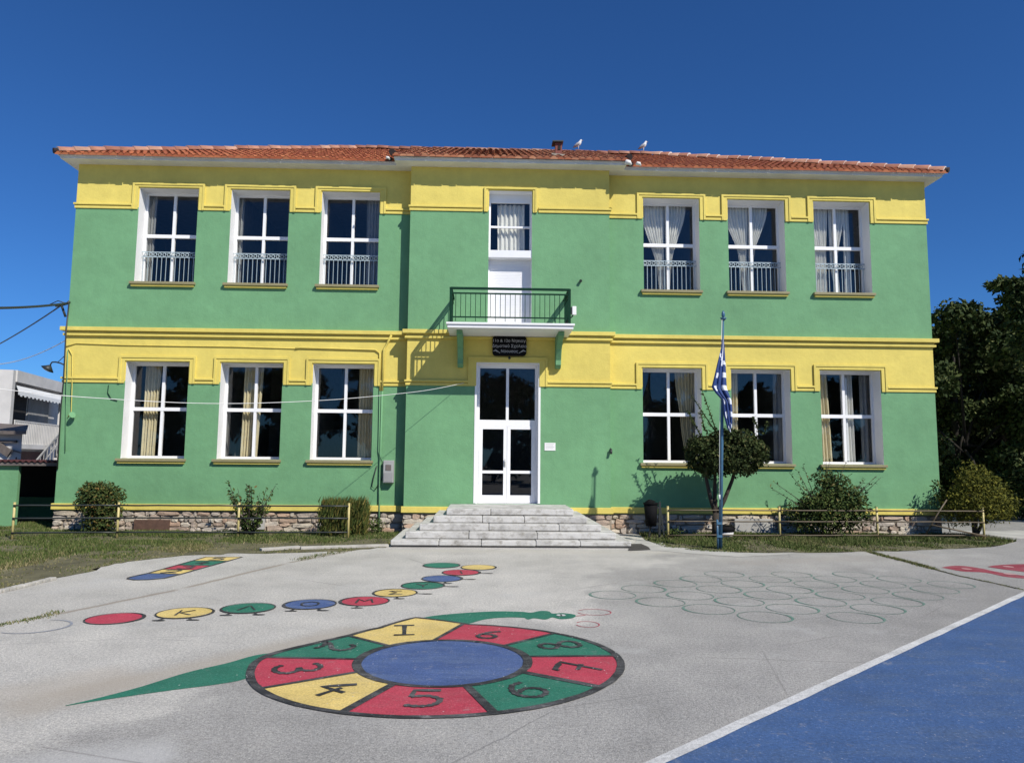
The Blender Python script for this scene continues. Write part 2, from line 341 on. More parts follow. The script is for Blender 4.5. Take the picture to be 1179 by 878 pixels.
# ------------------------------------------------------------------ ground, court, lawns
mb=MB(); mb.face([(-250,-150,0),(250,-150,0),(250,400,0),(-250,400,0)])
tag(mb.build('ground',M['ground']),kind='structure')
d=(Vector((7.84,10.77))-Vector((1.0,4.74))).normalized(); nrm=Vector((d.y,-d.x))
A=Vector((1.0,4.74)); P=[A-d*6,A+d*13.2]
q=[P[0]+nrm*.02,P[0]+nrm*14,P[1]+nrm*14,P[1]+nrm*.02]
tag(poly(ccw([tuple(x) for x in q]),.004).build('sports_court',M['court']),kind='structure')
mb=MB(); n=60; pts=[P[0].lerp(P[1],i/n)+nrm*(.045+.006*noise.noise((i*.7,0,0))) for i in range(n+1)]
tag(ribbon(pts,[.092+.012*noise.noise((i*1.3,5,0)) for i in range(n+1)],.008,mb=mb).build('court_line',M['p_wht']),kind='structure')

LAWN_L=[PZ(-160,690),PZ(0,681),PZ(45,669),PZ(100,657),PZ(150,646),PZ(200,640),PZ(260,637),PZ(330,636),PZ(395,634),PZ(446,630)]
lawnL=[(p.x,p.y) for p in LAWN_L]+[(-2.15,19),(-10.8,19),(-10.8,24),(-20,24)]
LAWN_R=[PZ(762,629),PZ(800,634),PZ(860,636),PZ(930,636),PZ(1000,635),PZ(1060,633),PZ(1110,631),PZ(1150,628)]
lawnR=[(p.x,p.y) for p in LAWN_R]+[(12.6,17.6),(12.4,19),(3.9,19),(3.7,17.6)]
def sheet(name,pts,z,mat):
    bm=bmesh.new(); f=bm.faces.new([bm.verts.new((x,y,z)) for x,y in ccw(pts)]); bmesh.ops.triangulate(bm,faces=[f])
    me=bpy.data.meshes.new(name); bm.to_mesh(me); bm.free(); me.materials.append(mat); o=bpy.data.objects.new(name,me); col.objects.link(o); return tag(o,kind='structure')
def ragged(pts,k,amp):
    out=[]
    for i in range(len(pts)):
        a=Vector(pts[i]); b_=Vector(pts[(i+1)%len(pts)]); L=(b_-a).length; n=max(1,int(L/.18)) if i<k else 1
        for j in range(n):
            p=a.lerp(b_,j/n); out.append((p.x+amp*noise.noise((p.x*3,p.y*3,1)),p.y+amp*noise.noise((p.x*3,p.y*3,7))))
    return out
sheet('lawn_soil',ragged(lawnL,len(LAWN_L)-1,.22),.004,M['soil'])
sheet('lawn_soil',ragged(lawnR,len(LAWN_R)-1,.2),.004,M['soil'])
def inside(p,pg):
    x,y=p; r=False; j=len(pg)-1
    for i in range(len(pg)):
        if (pg[i][1]>y)!=(pg[j][1]>y) and x<(pg[j][0]-pg[i][0])*(y-pg[i][1])/(pg[j][1]-pg[i][1])+pg[i][0]: r=not r
        j=i
    return r
def edge_dist(p,line):
    return min(((Vector(p)-Vector(q[:2])).length for q in line))
def grass(name,pg,n,front,dryness,hmax):
    mb=MB(); xs=[p[0] for p in pg]; ys=[p[1] for p in pg]; k=0; tries=0
    while k<n and tries<n*12:
        tries+=1
        x=random.uniform(max(min(xs),-13),max(xs)); y=random.uniform(min(ys),min(max(ys),21.5))
        if not inside((x,y),pg): continue
        dd=edge_dist((x,y),front); nz=noise.noise((x*.9,y*.9,3))
        if nz+.5*noise.noise((x*2.6,y*2.6,8))<-.15+.30*dryness*max(0,1.2-dd*.55) and random.random()<.86: continue
        if dd<.5 and random.random()<.45: continue
        h=hmax*(.35+.65*min(1,dd/2.0))*random.uniform(.5,1.15)*(.8+.5*nz); a=random.uniform(0,6.28); wd=random.uniform(.006,.013)
        lx,ly=random.gauss(0,.35)*h,random.gauss(0,.35)*h; dx,dy=math.cos(a)*wd,math.sin(a)*wd
        dry=noise.noise((x*.6+9,y*.6,0))+random.uniform(-.35,.35)+dryness*(1.15-dd*.5)>.45
        mb.face([(x-dx,y-dy,.002),(x+dx,y+dy,.002),(x+lx,y+ly,h)],1 if dry else 0); k+=1
    return tag(mb.build(name,[M['grass'],M['grass_dry']]),kind='stuff',label=None)
FL=[tuple(p[:2]) for p in LAWN_L]; FR=[tuple(p[:2]) for p in LAWN_R]
def dens(line):
    out=[]
    for a,b_ in zip(line,line[1:]):
        for j in range(6): out.append(tuple(Vector(a).lerp(Vector(b_),j/6)))
    return out
tag(grass('grass',ragged(lawnL,len(LAWN_L)-1,.25),52000,dens(FL),.55,.085),'patchy green and dry grass on the lawn left of the steps','grass')
tag(grass('grass',ragged(lawnR,len(LAWN_R)-1,.25),38000,dens(FR),.0,.12),'green grass in the bed right of the steps','grass')
# weeds growing in the joint of the yard
mb=MB()
def weedline(a,b_,n,wd,h):
    for _ in range(n):
        t=random.random(); p=Vector(a).lerp(Vector(b_),t)+Vector((random.gauss(0,wd),random.gauss(0,wd)))
        an=random.uniform(0,6.28); w_=.007; hh=h*random.uniform(.4,1)
        mb.face([(p.x-w_*math.cos(an),p.y-w_*math.sin(an),.001),(p.x+w_*math.cos(an),p.y+w_*math.sin(an),.001),(p.x+random.gauss(0,.4)*hh,p.y+random.gauss(0,.4)*hh,hh)],random.randint(0,1))
jr=[PZ(x,y) for x,y in ((1000,635),(1022,641),(1050,648),(1075,655),(1105,663),(1140,670),(1179,679))]
for i,(a,b_) in enumerate(zip(jr,jr[1:])): weedline(a.xy,b_.xy,620 if i<3 else 150,.04 if i<3 else .02,.045 if i<3 else .02)
jl=[PZ(x,y) for x,y in ((-20,723),(20,716),(45,711),(70,704))]
for a,b_ in zip(jl,jl[1:]): weedline(a.xy,b_.xy,110,.05,.035)
weedline(PZ(345,644).xy,PZ(400,633).xy,420,.08,.045)
tag(mb.build('joint_weeds',[M['grass'],M['grass_dry']]),'low weeds rooted in the cracks of the yard','weeds',kind='stuff')
mb=MB(); pr=[(p.x,p.y) for p in jr]; pr2=[]
for a,b_ in zip(pr,pr[1:]):
    for j in range(6): q=Vector(a).lerp(Vector(b_),j/6); pr2.append((q.x+.04*noise.noise((q.x*6,q.y*6,0)),q.y))
ribbon(pr2,[.10-.06*i/len(pr2)+.03*noise.noise((i*.6,0,0)) for i in range(len(pr2))],.004,mb=mb)
tag(mb.build('yard_joint',M['stain']),kind='structure')
# old kerb stones along the left lawn
mb=MB()
kp=[PZ(x,y) for x,y in ((-60,695),(0,682),(30,675),(62,667))]
for a,b_ in zip(kp,kp[1:]):
    n=4
    for j in range(n):
        p=a.lerp(b_,(j+.08)/n); q_=a.lerp(b_,(j+.92)/n); p.z=q_.z=.02; mb.bar(p,q_,.10+random.uniform(-.02,.02),.05)
tag(mb.build('lawn_kerb',M['kerb'],bevel=.012),kind='structure')
mb=MB(); 
for a,b_ in (((300,634),(345,631)),((346,632),(447,629))):
    p=PZ(*a);q_=PZ(*b_); p.z=q_.z=.025; mb.bar(p,q_,.16,.06)
tag(mb.build('lawn_kerb',M['kerb'],bevel=.012),kind='structure')
pts=[PZ(x,y) for x,y in ((731,622),(762,623),(768,629),(850,636),(920,637),(850,641),(760,634),(731,633))]
sheet('concrete_edge',ragged([(p.x,p.y) for p in pts],8,.06),.0045,M['slab'])
pts=[PZ(x,y) for x,y in ((724,626),(738,626),(748,630),(750,633),(724,634))]
sheet('damp_patch',ragged([(p.x,p.y) for p in pts],5,.05),.0085,M['stain'])

# ------------------------------------------------------------------ playground paint
ZP,ZO=.004,.008
CX,CY=-.443,7.191
def pol(r,deg,c=(CX,CY)): return (c[0]+r*math.cos(R(deg)),c[1]+r*math.sin(R(deg)))
GL={'1':[[(-.3,.36),(.3,.36)],[(0,.36),(.0,-.36)],[(-.3,-.36),(.32,-.36)]],
'2':['s',[(-.26,.22),(-.18,.36),(.05,.40),(.24,.28),(.18,.05),(-.05,-.12),(-.26,-.32),(-.16,-.34),(.02,-.26),(.28,-.32)]],
'3':['s',[(-.24,.30),(.0,.40),(.22,.26),(.14,.06),(-.04,.02)],'s',[(.0,.02),(.16,-.02),(.27,-.20),(.1,-.38),(-.14,-.37),(-.27,-.24)]],
'4':[[(.12,.42),(-.26,-.04),(.30,-.04)],[(.06,.12),(.06,-.42)]],
'5':[[(.24,.38),(-.18,.38),(-.20,.06)],'s',[(-.20,.06),(.06,.10),(.26,-.06),(.20,-.30),(-.02,-.39),(-.26,-.34)]],
'6':['s',[(.20,.36),(-.04,.30),(-.22,.05),(-.24,-.20),(-.06,-.38),(.18,-.30),(.22,-.08),(.04,.06),(-.18,-.04)]],
'7':[[(-.26,.30),(-.22,.38),(.26,.38),(-.02,-.40)],[(-.14,.0),(.22,.0)]],
'8':['s',[(.0,.03),(-.2,.18),(-.12,.38),(.12,.38),(.2,.18),(.03,.04)],'s',[(.0,.02),(-.24,-.16),(-.16,-.38),(.16,-.38),(.24,-.16),(.03,.01)]],
'9':['s',[(.20,.08),(.0,-.02),(-.2,.10),(-.18,.32),(.04,.40),(.22,.26),(.20,.0),(.12,-.24),(-.06,-.42)]],
'K':[[(-.2,.4),(-.2,-.4)],[(.24,.36),(-.16,-.02),(.26,-.38)]],'Λ':[[(-.28,-.38),(.0,.38),(.28,-.38)]],
'Ο':['s',[(0,.38),(-.26,.2),(-.26,-.2),(0,-.38),(.26,-.2),(.26,.2),(0,.38)]],'Μ':[[(-.3,-.38),(-.22,.36),(0,-.1),(.22,.36),(.3,-.38)]],
'Σ':[[(.26,.34),(-.22,.36),(.06,.0),(-.24,-.36),(.28,-.34)]],'Υ':[[(-.24,.38),(0,.02),(.24,.38)],[(0,.02),(0,-.38)]],'Ι':[[(0,.38),(0,-.38)]]}
def glyph(name,ch,size,mat,parent,o,xd,yd,wid,z,tall=1):
    mb=MB(); xd=Vector(xd).normalized(); yd=Vector(yd).normalized(); sm=False; k=0
    for st in GL[ch]:
        if st=='s': sm=True; continue
        P=spline(st,5) if sm else st; sm=False
        Q=[]
        for a,b_ in zip(P,P[1:]):
            for j in range(3): t=j/3; Q.append((a[0]+(b_[0]-a[0])*t,a[1]+(b_[1]-a[1])*t))
        Q.append(P[-1])
        W=[(o[0]+size*(xd.x*x+yd.x*y*tall),o[1]+size*(xd.y*x+yd.y*y*tall)) for x,y in Q]
        ribbon(W,[wid*(1+.22*math.sin(i*.9+len(W))) for i in range(len(W))],z+.0005*k,False,mb); k+=1
    return mb.build(name,mat,parent)
def spline(P,n=6):
    out=[]
    P=[Vector((p[0],p[1])) for p in P]
    for i in range(len(P)-1):
        p0,p1,p2,p3=P[max(i-1,0)],P[i],P[i+1],P[min(i+2,len(P)-1)]
        for j in range(n):
            t=j/n; out.append(.5*((2*p1)+(-p0+p2)*t+(2*p0-5*p1+4*p2-p3)*t*t+(-p0+3*p1-3*p2+p3)*t**3))
    out.append(P[-1]); return [tuple(p) for p in out]
wheel=thing('number_wheel','big painted wheel of red, yellow and green numbered sectors round a blue centre','ground painting',(CX,CY,0))
OUT=[(-179,1.61),(-165,1.66),(-144.6,1.68),(-128,1.67),(-111,1.65),(-92,1.64),(-71.7,1.64),(-52,1.66),(-34,1.68),(-16,1.70),(1,1.69),(20,1.62),(38.5,1.52),(60,1.43),(79,1.385),(102.4,1.76),(121,1.385),(140.3,1.29),(160,1.37),(181,1.61)]
def rout(a):
    a=((a+179)%360)-179
    if 79<a<121: return _rl(a)
    K=[o for o in OUT if not 79<o[0]<121]; 
    for i in range(len(K)-1):
        if K[i][0]<=a<=K[i+1][0]:
            if K[i][0]==79: return _rl(a)
            p0=K[i-1] if i>0 else (K[-2][0]-360,K[-2][1]); p3=K[i+2] if i+2<len(K) else (K[1][0]+360,K[1][1])
            if K[i+1][0]==79: p3=K[i+1]
            if K[i][0]==121: p0=K[i]
            t=(a-K[i][0])/(K[i+1][0]-K[i][0]); r0,r1,r2,r3=p0[1],K[i][1],K[i+1][1],p3[1]
            return .5*(2*r1+(r2-r0)*t+(2*r0-5*r1+4*r2-r3)*t*t+(3*r1-r0-3*r2+r3)*t**3)
    return 1.6
def _rl(a):
    a=((a+179)%360)-179
    for (a0,r0),(a1,r1) in zip(OUT,OUT[1:]):
        if a0<=a<=a1:
            p=Vector(pol(r0,a0,(0,0))).lerp(Vector(pol(r1,a1,(0,0))),(a-a0)/(a1-a0)); return p.length
    return 1.6
IC=(-.385,7.04); IR=.78
bnd=[81.9,140.3,181,215.4,248.8,288.3,326,361,398.5,441.9]   # sector edges, outer angles
inn=[98,142,187,217.5,250,288,326.5,360,393,458]
cols=['p_yel','p_grn','p_red','p_yel','p_red','p_grn','p_red','p_grn','p_red']
names=['yellow','green','red','yellow','red','green','red','green','red']
outline=MB()
full=[pol(rout(a),a) for a in range(-179,181,3)]; full.append(pol(1.76,102.4)); full.sort(key=lambda p:math.atan2(p[1]-CY,p[0]-CX))
ribbon(full,[.045+.035*max(0,-math.cos(math.atan2(p[1]-CY,p[0]-CX))*.9)+.03*max(0,math.cos(math.atan2(p[1]-CY,p[0]-CX)+.5)) for p in full],ZO,True,outline)
def innp(a): return pol(IR*1.0,a,IC)
for k in range(9):
    o0,o1,i0,i1=bnd[k],bnd[k+1],inn[k],inn[k+1]; n=10
    outer=[pol(rout(o0+(o1-o0)*j/n)-.0,o0+(o1-o0)*j/n) for j in range(n+1)]
    if k==0: outer=[pol(rout(o0),o0),pol(1.76,102.4),pol(rout(121),121),pol(rout(o1),o1)]
    def ip(a): # inner boundary point seen from the wheel centre
        dx,dy=math.cos(R(a)),math.sin(R(a)); ox,oy=CX-IC[0],CY-IC[1]; b_=ox*dx+oy*dy; t=-b_+math.sqrt(b_*b_-(ox*ox+oy*oy-IR*IR)); return (CX+t*dx,CY+t*dy)
    inner=[ip(i0+(i1-i0)*j/n) for j in range(n+1)]
    f=ccw(outer+inner[::-1]); bm=bmesh.new(); fc=bm.faces.new([bm.verts.new((x,y,ZP)) for x,y in f]); bmesh.ops.triangulate(bm,faces=[fc])
    me=bpy.data.meshes.new('sector'); bm.to_mesh(me); bm.free(); me.materials.append(M[cols[k]]); s=bpy.data.objects.new('sector',me); col.objects.link(s)
    s.parent=wheel; s.matrix_parent_inverse=parent_world(wheel).inverted(); s['label']='%s sector numbered %d'%(names[k],k+1)
    ribbon([ip(i0),pol(rout(o0),o0)],.05 if k in(0,1,2,3,7,8) else .075,ZO+.0006,False,outline)
    a=(o0+o1)/2 if k not in (0,) else 112
    rr=[1.16,1.10,1.27,1.25,1.22,1.28,1.34,1.26,1.0][k]; out=Vector((math.cos(R(a)),math.sin(R(a)),0)); 
    ydir=-out; xdir=Vector((ydir.y,-ydir.x,0))
    p=pol(rr,a)
    if k==0: xdir,ydir=Vector((-1,-.1,0)),Vector((.10,-1,0))
    glyph('digit',str(k+1),[.36,.46,.50,.46,.50,.50,.52,.50,.42][k],M['p_blk'],s,p,xdir,ydir,.05,ZO+.002,1.7 if k==0 else 1)
ribbon([pol(IR,a,IC) for a in range(0,360,5)],[.05+.035*abs(math.cos(R(a))) for a in range(0,360,5)],ZO+.0012,True,outline)
poly([pol(IR,a,IC) for a in range(0,360,5)],ZP).build('centre_disc',M['p_blu'],wheel)
outline.build('outline',M['p_blk'],wheel)

def flat(name,pts,mat,parent,z=.003):
    bm=bmesh.new(); fc=bm.faces.new([bm.verts.new((p[0],p[1],z)) for p in ccw([tuple(p[:2]) for p in pts])]); bmesh.ops.triangulate(bm,faces=[fc])
    me=bpy.data.meshes.new(name); bm.to_mesh(me); bm.free(); me.materials.append(mat); o=bpy.data.objects.new(name,me); col.objects.link(o)
    if parent: o.parent=parent; o.matrix_parent_inverse=parent_world(parent).inverted()
    return o
snake=thing('painted_snake','green painted snake whose long tail and head reach out from the number wheel','ground painting',(CX-1.7,CY,0))
tail=[PZ(*p) for p in ((75,812),(110,804),(160,791),(215,774),(262,763),(300,753),(345,750))]; tail2=[PZ(*p) for p in ((330,770),(290,779),(272,784),(240,789),(200,794),(150,801),(100,808.5),(76,812.4))]
def strip(name,up,lo,mat,parent,z=.003,n=40):
    def samp(P):
        P=[Vector(p) for p in spline(P,8)]; L=[0]
        for a,b_ in zip(P,P[1:]): L.append(L[-1]+(b_-a).length)
        out=[]
        for i in range(n+1):
            t=L[-1]*i/n; k=max(j for j in range(len(L)) if L[j]<=t+1e-9); k=min(k,len(P)-2); out.append(P[k].lerp(P[k+1],(t-L[k])/(L[k+1]-L[k])))
        return out
    U=samp(up);D_=samp(lo); mb=MB()
    for i in range(n): mb.face([(*D_[i],z),(*D_[i+1],z),(*U[i+1],z),(*U[i],z)])
    return mb.build(name,mat,parent)
strip('tail',tail,tail2[::-1],M['p_grn'],snake)
hd=[PZ(*p) for p in ((486,711),(505,708),(540,705),(575,703.5),(604,704.2))]
hd2=[PZ(*p) for p in ((604,711),(585,710.5),(560,712.5),(541,717.5),(533,719.5))]
flat('neck',spline(hd)+spline(hd2),M['p_grn'],snake)
h3=[PZ(*p) for p in ((604,704.3),(612,705),(622,703),(632,703.5),(636,706),(648,705.5),(660,707),(663,709),(658,711.5),(645,712.5),(636,710.5),(628,713),(615,711.5),(608,713),(604,711))]
flat('head',spline(h3,4),M['p_grn'],snake)
for px in (644,648):
    ey=MB(); p=PZ(px,708.4); ey.face([(p.x+.035*math.cos(R(a)),p.y+.05*math.sin(R(a)),ZO) for a in range(0,360,30)]); ey.build('eye',M['p_wht'],snake)
def arc(c,rx,ry,a0,a1,n=24): return [(c[0]+rx*math.cos(R(a0+(a1-a0)*i/n)),c[1]+ry*math.sin(R(a0+(a1-a0)*i/n))) for i in range(n+1)]
for (px,py,rx) in ((684,704.5,19),(676.5,718.5,13)):
    p=PZ(px,py); r=rx*p.y/F; q_=PZ(px,py-2.5); tg=MB(); ribbon(arc(p,r,(q_.y-p.y)*1.35,-170,150),.013,ZP,False,tg); tg.build('tongue_curl',M['p_red'],snake)
tg=MB(); a=PZ(663,709);b_=PZ(674,708); ribbon([a.xy,b_.xy],.02,ZP,False,tg)
tg.build('tongue',M['p_red'],snake)

# caterpillar trail of discs
discs=[((132,712),.345,'p_red','red','', 'large plain red disc painted second from the left end of the trail'),
 ((213,705.5),.335,'p_yel','yellow','K','yellow painted disc lettered K beside the plain red disc'),
 ((286,700),.315,'p_grn','green','Λ','green painted disc with a dark lambda, between the yellow K disc and a blue disc'),
 ((357,695.5),.315,'p_blu','blue','Ο','blue painted disc with two feet, right of the green lambda disc'),
 ((420,692),.305,'p_red','red','Μ','red painted disc where the trail starts to bend up toward the steps'),
 ((455,682.5),.305,'p_yel','yellow','Σ','yellow painted disc lettered with a sigma, halfway along the trail'),
 ((487,674),.315,'p_grn','green','Υ','green painted disc between the yellow sigma disc and a dark blue disc'),
 ((509,666),.315,'p_blu','blue','','dark blue painted disc near the far end of the trail'),
 ((531,659),.30,'p_red','red','Ι','red painted disc between the far blue disc and the last yellow disc'),
 ((551,653),.30,'p_yel','yellow','','yellow painted disc farthest right, at the far end of the trail'),
 ((508.5,650.7),.32,'p_grn','green','','green painted disc nearest the steps, the head of the trail')]
RX=(34,33,31,30,28,25,24.5,23,21.5,20,21)
for i,((px,py),r,mt,cn,let,lab) in enumerate(discs):
    c=PZ(px,py); r=RX[i]*_f.dot(c-Vector((0,0,CAMZ)))/F/math.sqrt(1+(c.x/c.y)**2); th=thing('painted_disc',lab,'ground painting',(c.x,c.y,0),'painted caterpillar discs on the yard')
    zz=ZP+.0006*(i%3)
    poly(arc(c,r,r,0,345,23),zz).build('disc',M[mt],th)
    n=40; ribbon(arc(c,r,r,0,351,39),[.022+.022*max(0,math.cos(R(a*9)+i*.8)) for a in range(40)],ZO+.0006*(i%3),True).build('outline',M['p_blk'],th)
    if let: glyph('letter',let,.36,M['p_blk'],th,(c.x,c.y),(1,.12,0),(-.12,1,0),.028,ZO+.002)
    if i>0 and i<9:
        dirs=((-.35,-1),(.55,-.95)) if i<4 else ((.2,-1.0),(1.0,-.15))
        if i==4: dirs=((-.1,-1),)
        if i in (6,8): dirs=((1.05,-.2),)
        for dx,dy in dirs:
            ft=MB(); l=Vector((dx,dy)).normalized(); p0=Vector((c.x,c.y))+l*r; p1=p0+l*.13; ribbon([p0,p1],.03,ZP+.002,False,ft)
            ft.face([(p1.x+.02+.078*math.cos(R(a)),p1.y+.028*math.sin(R(a)),ZP+.0026) for a in range(0,360,30)]); ft.build('foot',M['p_blk'],th)
c=PZ(40,721); t=tag(ribbon(arc(c,.35,.33,-120,95),[.012+.022*math.sin(math.pi*i/24) for i in range(25)],ZP).build('painted_ring_outline',M['p_gry']),'faint grey ring outline left of the plain red disc','ground painting')

# ring lattice
rings=thing('painted_ring_pattern','faded green painted rings linked in diagonal wavy rows on the grey yard','ground painting',(3.4,10.6,0))
o0=Vector((1.77,10.42)); va=Vector((.545,.475)); vb=Vector((.525,-.475))
rnd=random.Random(3)
for i in range(7):
    for j in range(6):
        c=o0+va*i+vb*j+Vector((rnd.uniform(-.03,.03),rnd.uniform(-.03,.03)))
        if (i,j) in ((0,4),(0,5),(5,0),(6,0),(6,1)) or (c-A).dot(nrm)>-.55: continue
        a0=0; sp=360; rnd.random()
        ph=rnd.choice((0,180)); n=40
        wds=[.013+.020*max(0,math.cos(R(a0+sp*k/n-ph)))**3*(1.2 if i<4 else .6) for k in range(n+1)]
        ribbon(arc(c,.315,.315,a0,a0+sp,n),wds,ZP+.0005*((i+j)%2)).build('ring',M['p_ring'],rings)

# hopscotch strip
hop=thing('painted_hopscotch','long narrow hopscotch strip of coloured bands painted beside the left lawn','ground painting',(-5,12.6,0))
L0,L1=Vector((-5.50,11.55)),Vector((-5.30,14.20)); R0,R1=Vector((-4.84,12.05)),Vector((-4.60,14.20))
L0=Vector(PZ(170,660).xy);R0=Vector(PZ(208,661).xy);L1=Vector(PZ(237,641.2).xy);R1=Vector(PZ(279,641.2).xy)
seq=['p_yel','p_red','p_grn','p_yel']; ts=[0,.22,.46,.74,1.0]
for k,mt in enumerate(seq):
    q=[L0.lerp(L1,ts[k]),R0.lerp(R1,ts[k]),R0.lerp(R1,ts[k+1]),L0.lerp(L1,ts[k+1])]
    o=flat('band',q,M[mt],hop,ZP); ce=(q[0]+q[1]+q[2]+q[3])/4
    glyph('digit',str(k+2),.42,M['p_blk'],o,(ce.x,ce.y),(1,.05,0),(-.05,1,0),.05,ZO+.001)
half=[L0]+[Vector(PZ(*p).xy) for p in ((158,662.5),(148,665),(147,666.5),(155,667.6),(172,667.3),(190,665.5))]+[R0]
flat('end_cap',half,M['p_blu'],hop)
ol=MB(); ribbon(half+[R0.lerp(R1,t) for t in ts]+[L1.lerp(L0,0)]+[L0.lerp(L1,1-t) for t in ts],.045,ZO,True,ol)
for t in ts[:-1]: ribbon([L0.lerp(L1,t),R0.lerp(R1,t)],.04,ZO+.0006,False,ol)
ol.build('outline',M['p_blk'],hop)

# red shapes at the right
red=thing('painted_flower','red petals of a painted flower with pink spots at the right edge of the yard','ground painting',(9.3,13,0))
pa=[PZ(*p) for p in ((1084,653),(1096,651.2),(1110,651.3),(1130,654.2),(1150,658.5),(1185,663.5),(1200,667),(1160,664),(1135,659),(1108,657.5))]
pb=[PZ(*p) for p in ((1137,652.3),(1150,650.3),(1180,649.3),(1215,650),(1230,655),(1200,659.5),(1165,656.5))]
flat('petal',spline(pa+[pa[0]],4)[:-1],M['p_crim'],red); flat('petal',spline(pb+[pb[0]],4)[:-1],M['p_crim'],red,ZP+.0008)
for px,py,rx in ((1113,655,5),(1161,652.4,5),(1163,661,6)):
    sp=MB(); c=PZ(px,py); q=PZ(px+rx,py); r=q.x-c.x; sp.face([(c.x+r*math.cos(R(a)),c.y+r*1.2*math.sin(R(a)),ZO) for a in range(0,360,30)]); sp.build('spot',M['p_pink'],red)

# ------------------------------------------------------------------ the school
XL,XR,YW=-10.79,11.76,19.0; CL,CR,YC=-2.08,3.11,18.68; YB=31.0
Z0,Z1,Z2,Z3,ZT=.50,3.75,5.07,8.30,9.50
school=thing('school_building','long two storey green and yellow school with red tiled roof','school',(.48,25,0))
WU=[(-9.18,-7.66),(-6.80,-5.29),(-4.44,-2.93),(4.07,5.57),(6.35,7.88),(8.68,10.20)]
WLo=[(-9.24,-7.66),(-6.85,-5.28),(-4.51,-2.96),(4.01,5.55),(6.34,7.90),(8.70,10.31)]
ZU=(6.33,8.83); ZL=(1.80,4.25)
DX=(-.29,1.27); DZ=(.75,4.28); BX=(-.04,1.08); BZ=(5.09,8.83)
wall=MB()
def facade(x0,x1,y,ops,depth):
    xs=sorted({x0,x1,*[a for o in ops for a in o[:2]]}); zs=sorted({Z0,Z1,Z2,Z3,ZT,*[a for o in ops for a in o[2:4]]})
    for xa,xb in zip(xs,xs[1:]):
        for za,zb in zip(zs,zs[1:]):
            cx,cz=(xa+xb)/2,(za+zb)/2
            if any(o[0]<cx<o[1] and o[2]<cz<o[3] for o in ops): continue
            mi=1 if (Z1<cz<Z2 or cz>Z3) else 0
            wall.face([(xa,y,za),(xb,y,za),(xb,y,zb),(xa,y,zb)],mi)
    for a,b_,c,d_ in [o[:4] for o in ops]:
        e=y+depth
        wall.face([(a,y,c),(a,y,d_),(a,e,d_),(a,e,c)],2); wall.face([(b_,y,c),(b_,e,c),(b_,e,d_),(b_,y,d_)],2)
        wall.face([(a,y,d_),(b_,y,d_),(b_,e,d_),(a,e,d_)],2); wall.face([(a,y,c),(a,e,c),(b_,e,c),(b_,y,c)],2)
DEP=.48
facade(XL,CL,YW,[(*w_,*ZU) for w_ in WU[:3]]+[(*w_,*ZL) for w_ in WLo[:3]],DEP)
facade(CR,XR,YW,[(*w_,*ZU) for w_ in WU[3:]]+[(*w_,*ZL) for w_ in WLo[3:]],DEP)
facade(CL,CR,YC,[(*BX,*BZ),(*DX,*DZ)],.36)
for za,zb,mi in ((Z0,Z1,0),(Z1,Z2,1),(Z2,Z3,0),(Z3,ZT,1)):
    wall.face([(CL,YW,za),(CL,YC,za),(CL,YC,zb),(CL,YW,zb)],mi); wall.face([(CR,YC,za),(CR,YW,za),(CR,YW,zb),(CR,YC,zb)],mi)
    wall.face([(XL,YB,za),(XL,YW,za),(XL,YW,zb),(XL,YB,zb)],mi); wall.face([(XR,YW,za),(XR,YB,za),(XR,YB,zb),(XR,YW,zb)],mi)
    wall.face([(XR,YB,za),(XL,YB,za),(XL,YB,zb),(XR,YB,zb)],mi)
wall.build('wall',[M['green'],M['yellow'],M['white']],school)
# rooms behind the glass
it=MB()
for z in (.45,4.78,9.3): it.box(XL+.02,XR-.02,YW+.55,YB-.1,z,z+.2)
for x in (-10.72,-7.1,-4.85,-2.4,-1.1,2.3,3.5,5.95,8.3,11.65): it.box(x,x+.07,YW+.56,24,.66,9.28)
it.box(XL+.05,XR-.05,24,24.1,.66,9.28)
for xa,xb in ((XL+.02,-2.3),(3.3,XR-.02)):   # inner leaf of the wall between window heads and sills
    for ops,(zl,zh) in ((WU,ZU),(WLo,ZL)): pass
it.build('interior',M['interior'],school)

# plinth of rubble stone
pl=MB()
segs=[(XL-.02,CL,YW),(CL-.02,CR+.02,YC),(CR,XR+.02,YW)]
for xa,xb,y in segs: pl.box(xa,xb,y+.03,y+.3,-.05,.497,1)
def stone(x0,x1,z0,z1,y):
    cx,cz=(x0+x1)/2,(z0+z1)/2; hx,hz=(x1-x0)/2-.002,(z1-z0)/2-.002; n=random.randint(6,9); off=random.uniform(0,6.28); fr=[];bk=[]
    dpt=random.uniform(.0,.05)
    for k in range(n):
        a=off+2*math.pi*k/n; ca,sa=math.cos(a),math.sin(a); m_=max(abs(ca),abs(sa)); s=random.uniform(.80,1.0)/m_
        s=min(s,1.22); ex=cx+hx*max(-1,min(1,ca*s)); ez=cz+hz*max(-1,min(1,sa*s)); bk.append((ex,y+.04,ez)); fr.append((cx+(ex-cx)*.95,y-dpt*.5+random.uniform(-.012,.012),cz+(ez-cz)*.93))
    b=len(pl.v); pl.v+=bk+fr; 
    for k in range(n): j=(k+1)%n; pl.f.append((b+k,b+j,b+n+j,b+n+k)); pl.mi.append(0); pl.sm.append(False)
    pl.v.append((cx+random.uniform(-.3,.3)*hx,y-dpt*.5-random.uniform(-.008,.016),cz+random.uniform(-.4,.4)*hz)); ce=len(pl.v)-1
    for k in range(n): j=(k+1)%n; pl.f.append((b+n+k,b+n+j,ce)); pl.mi.append(0); pl.sm.append(False)
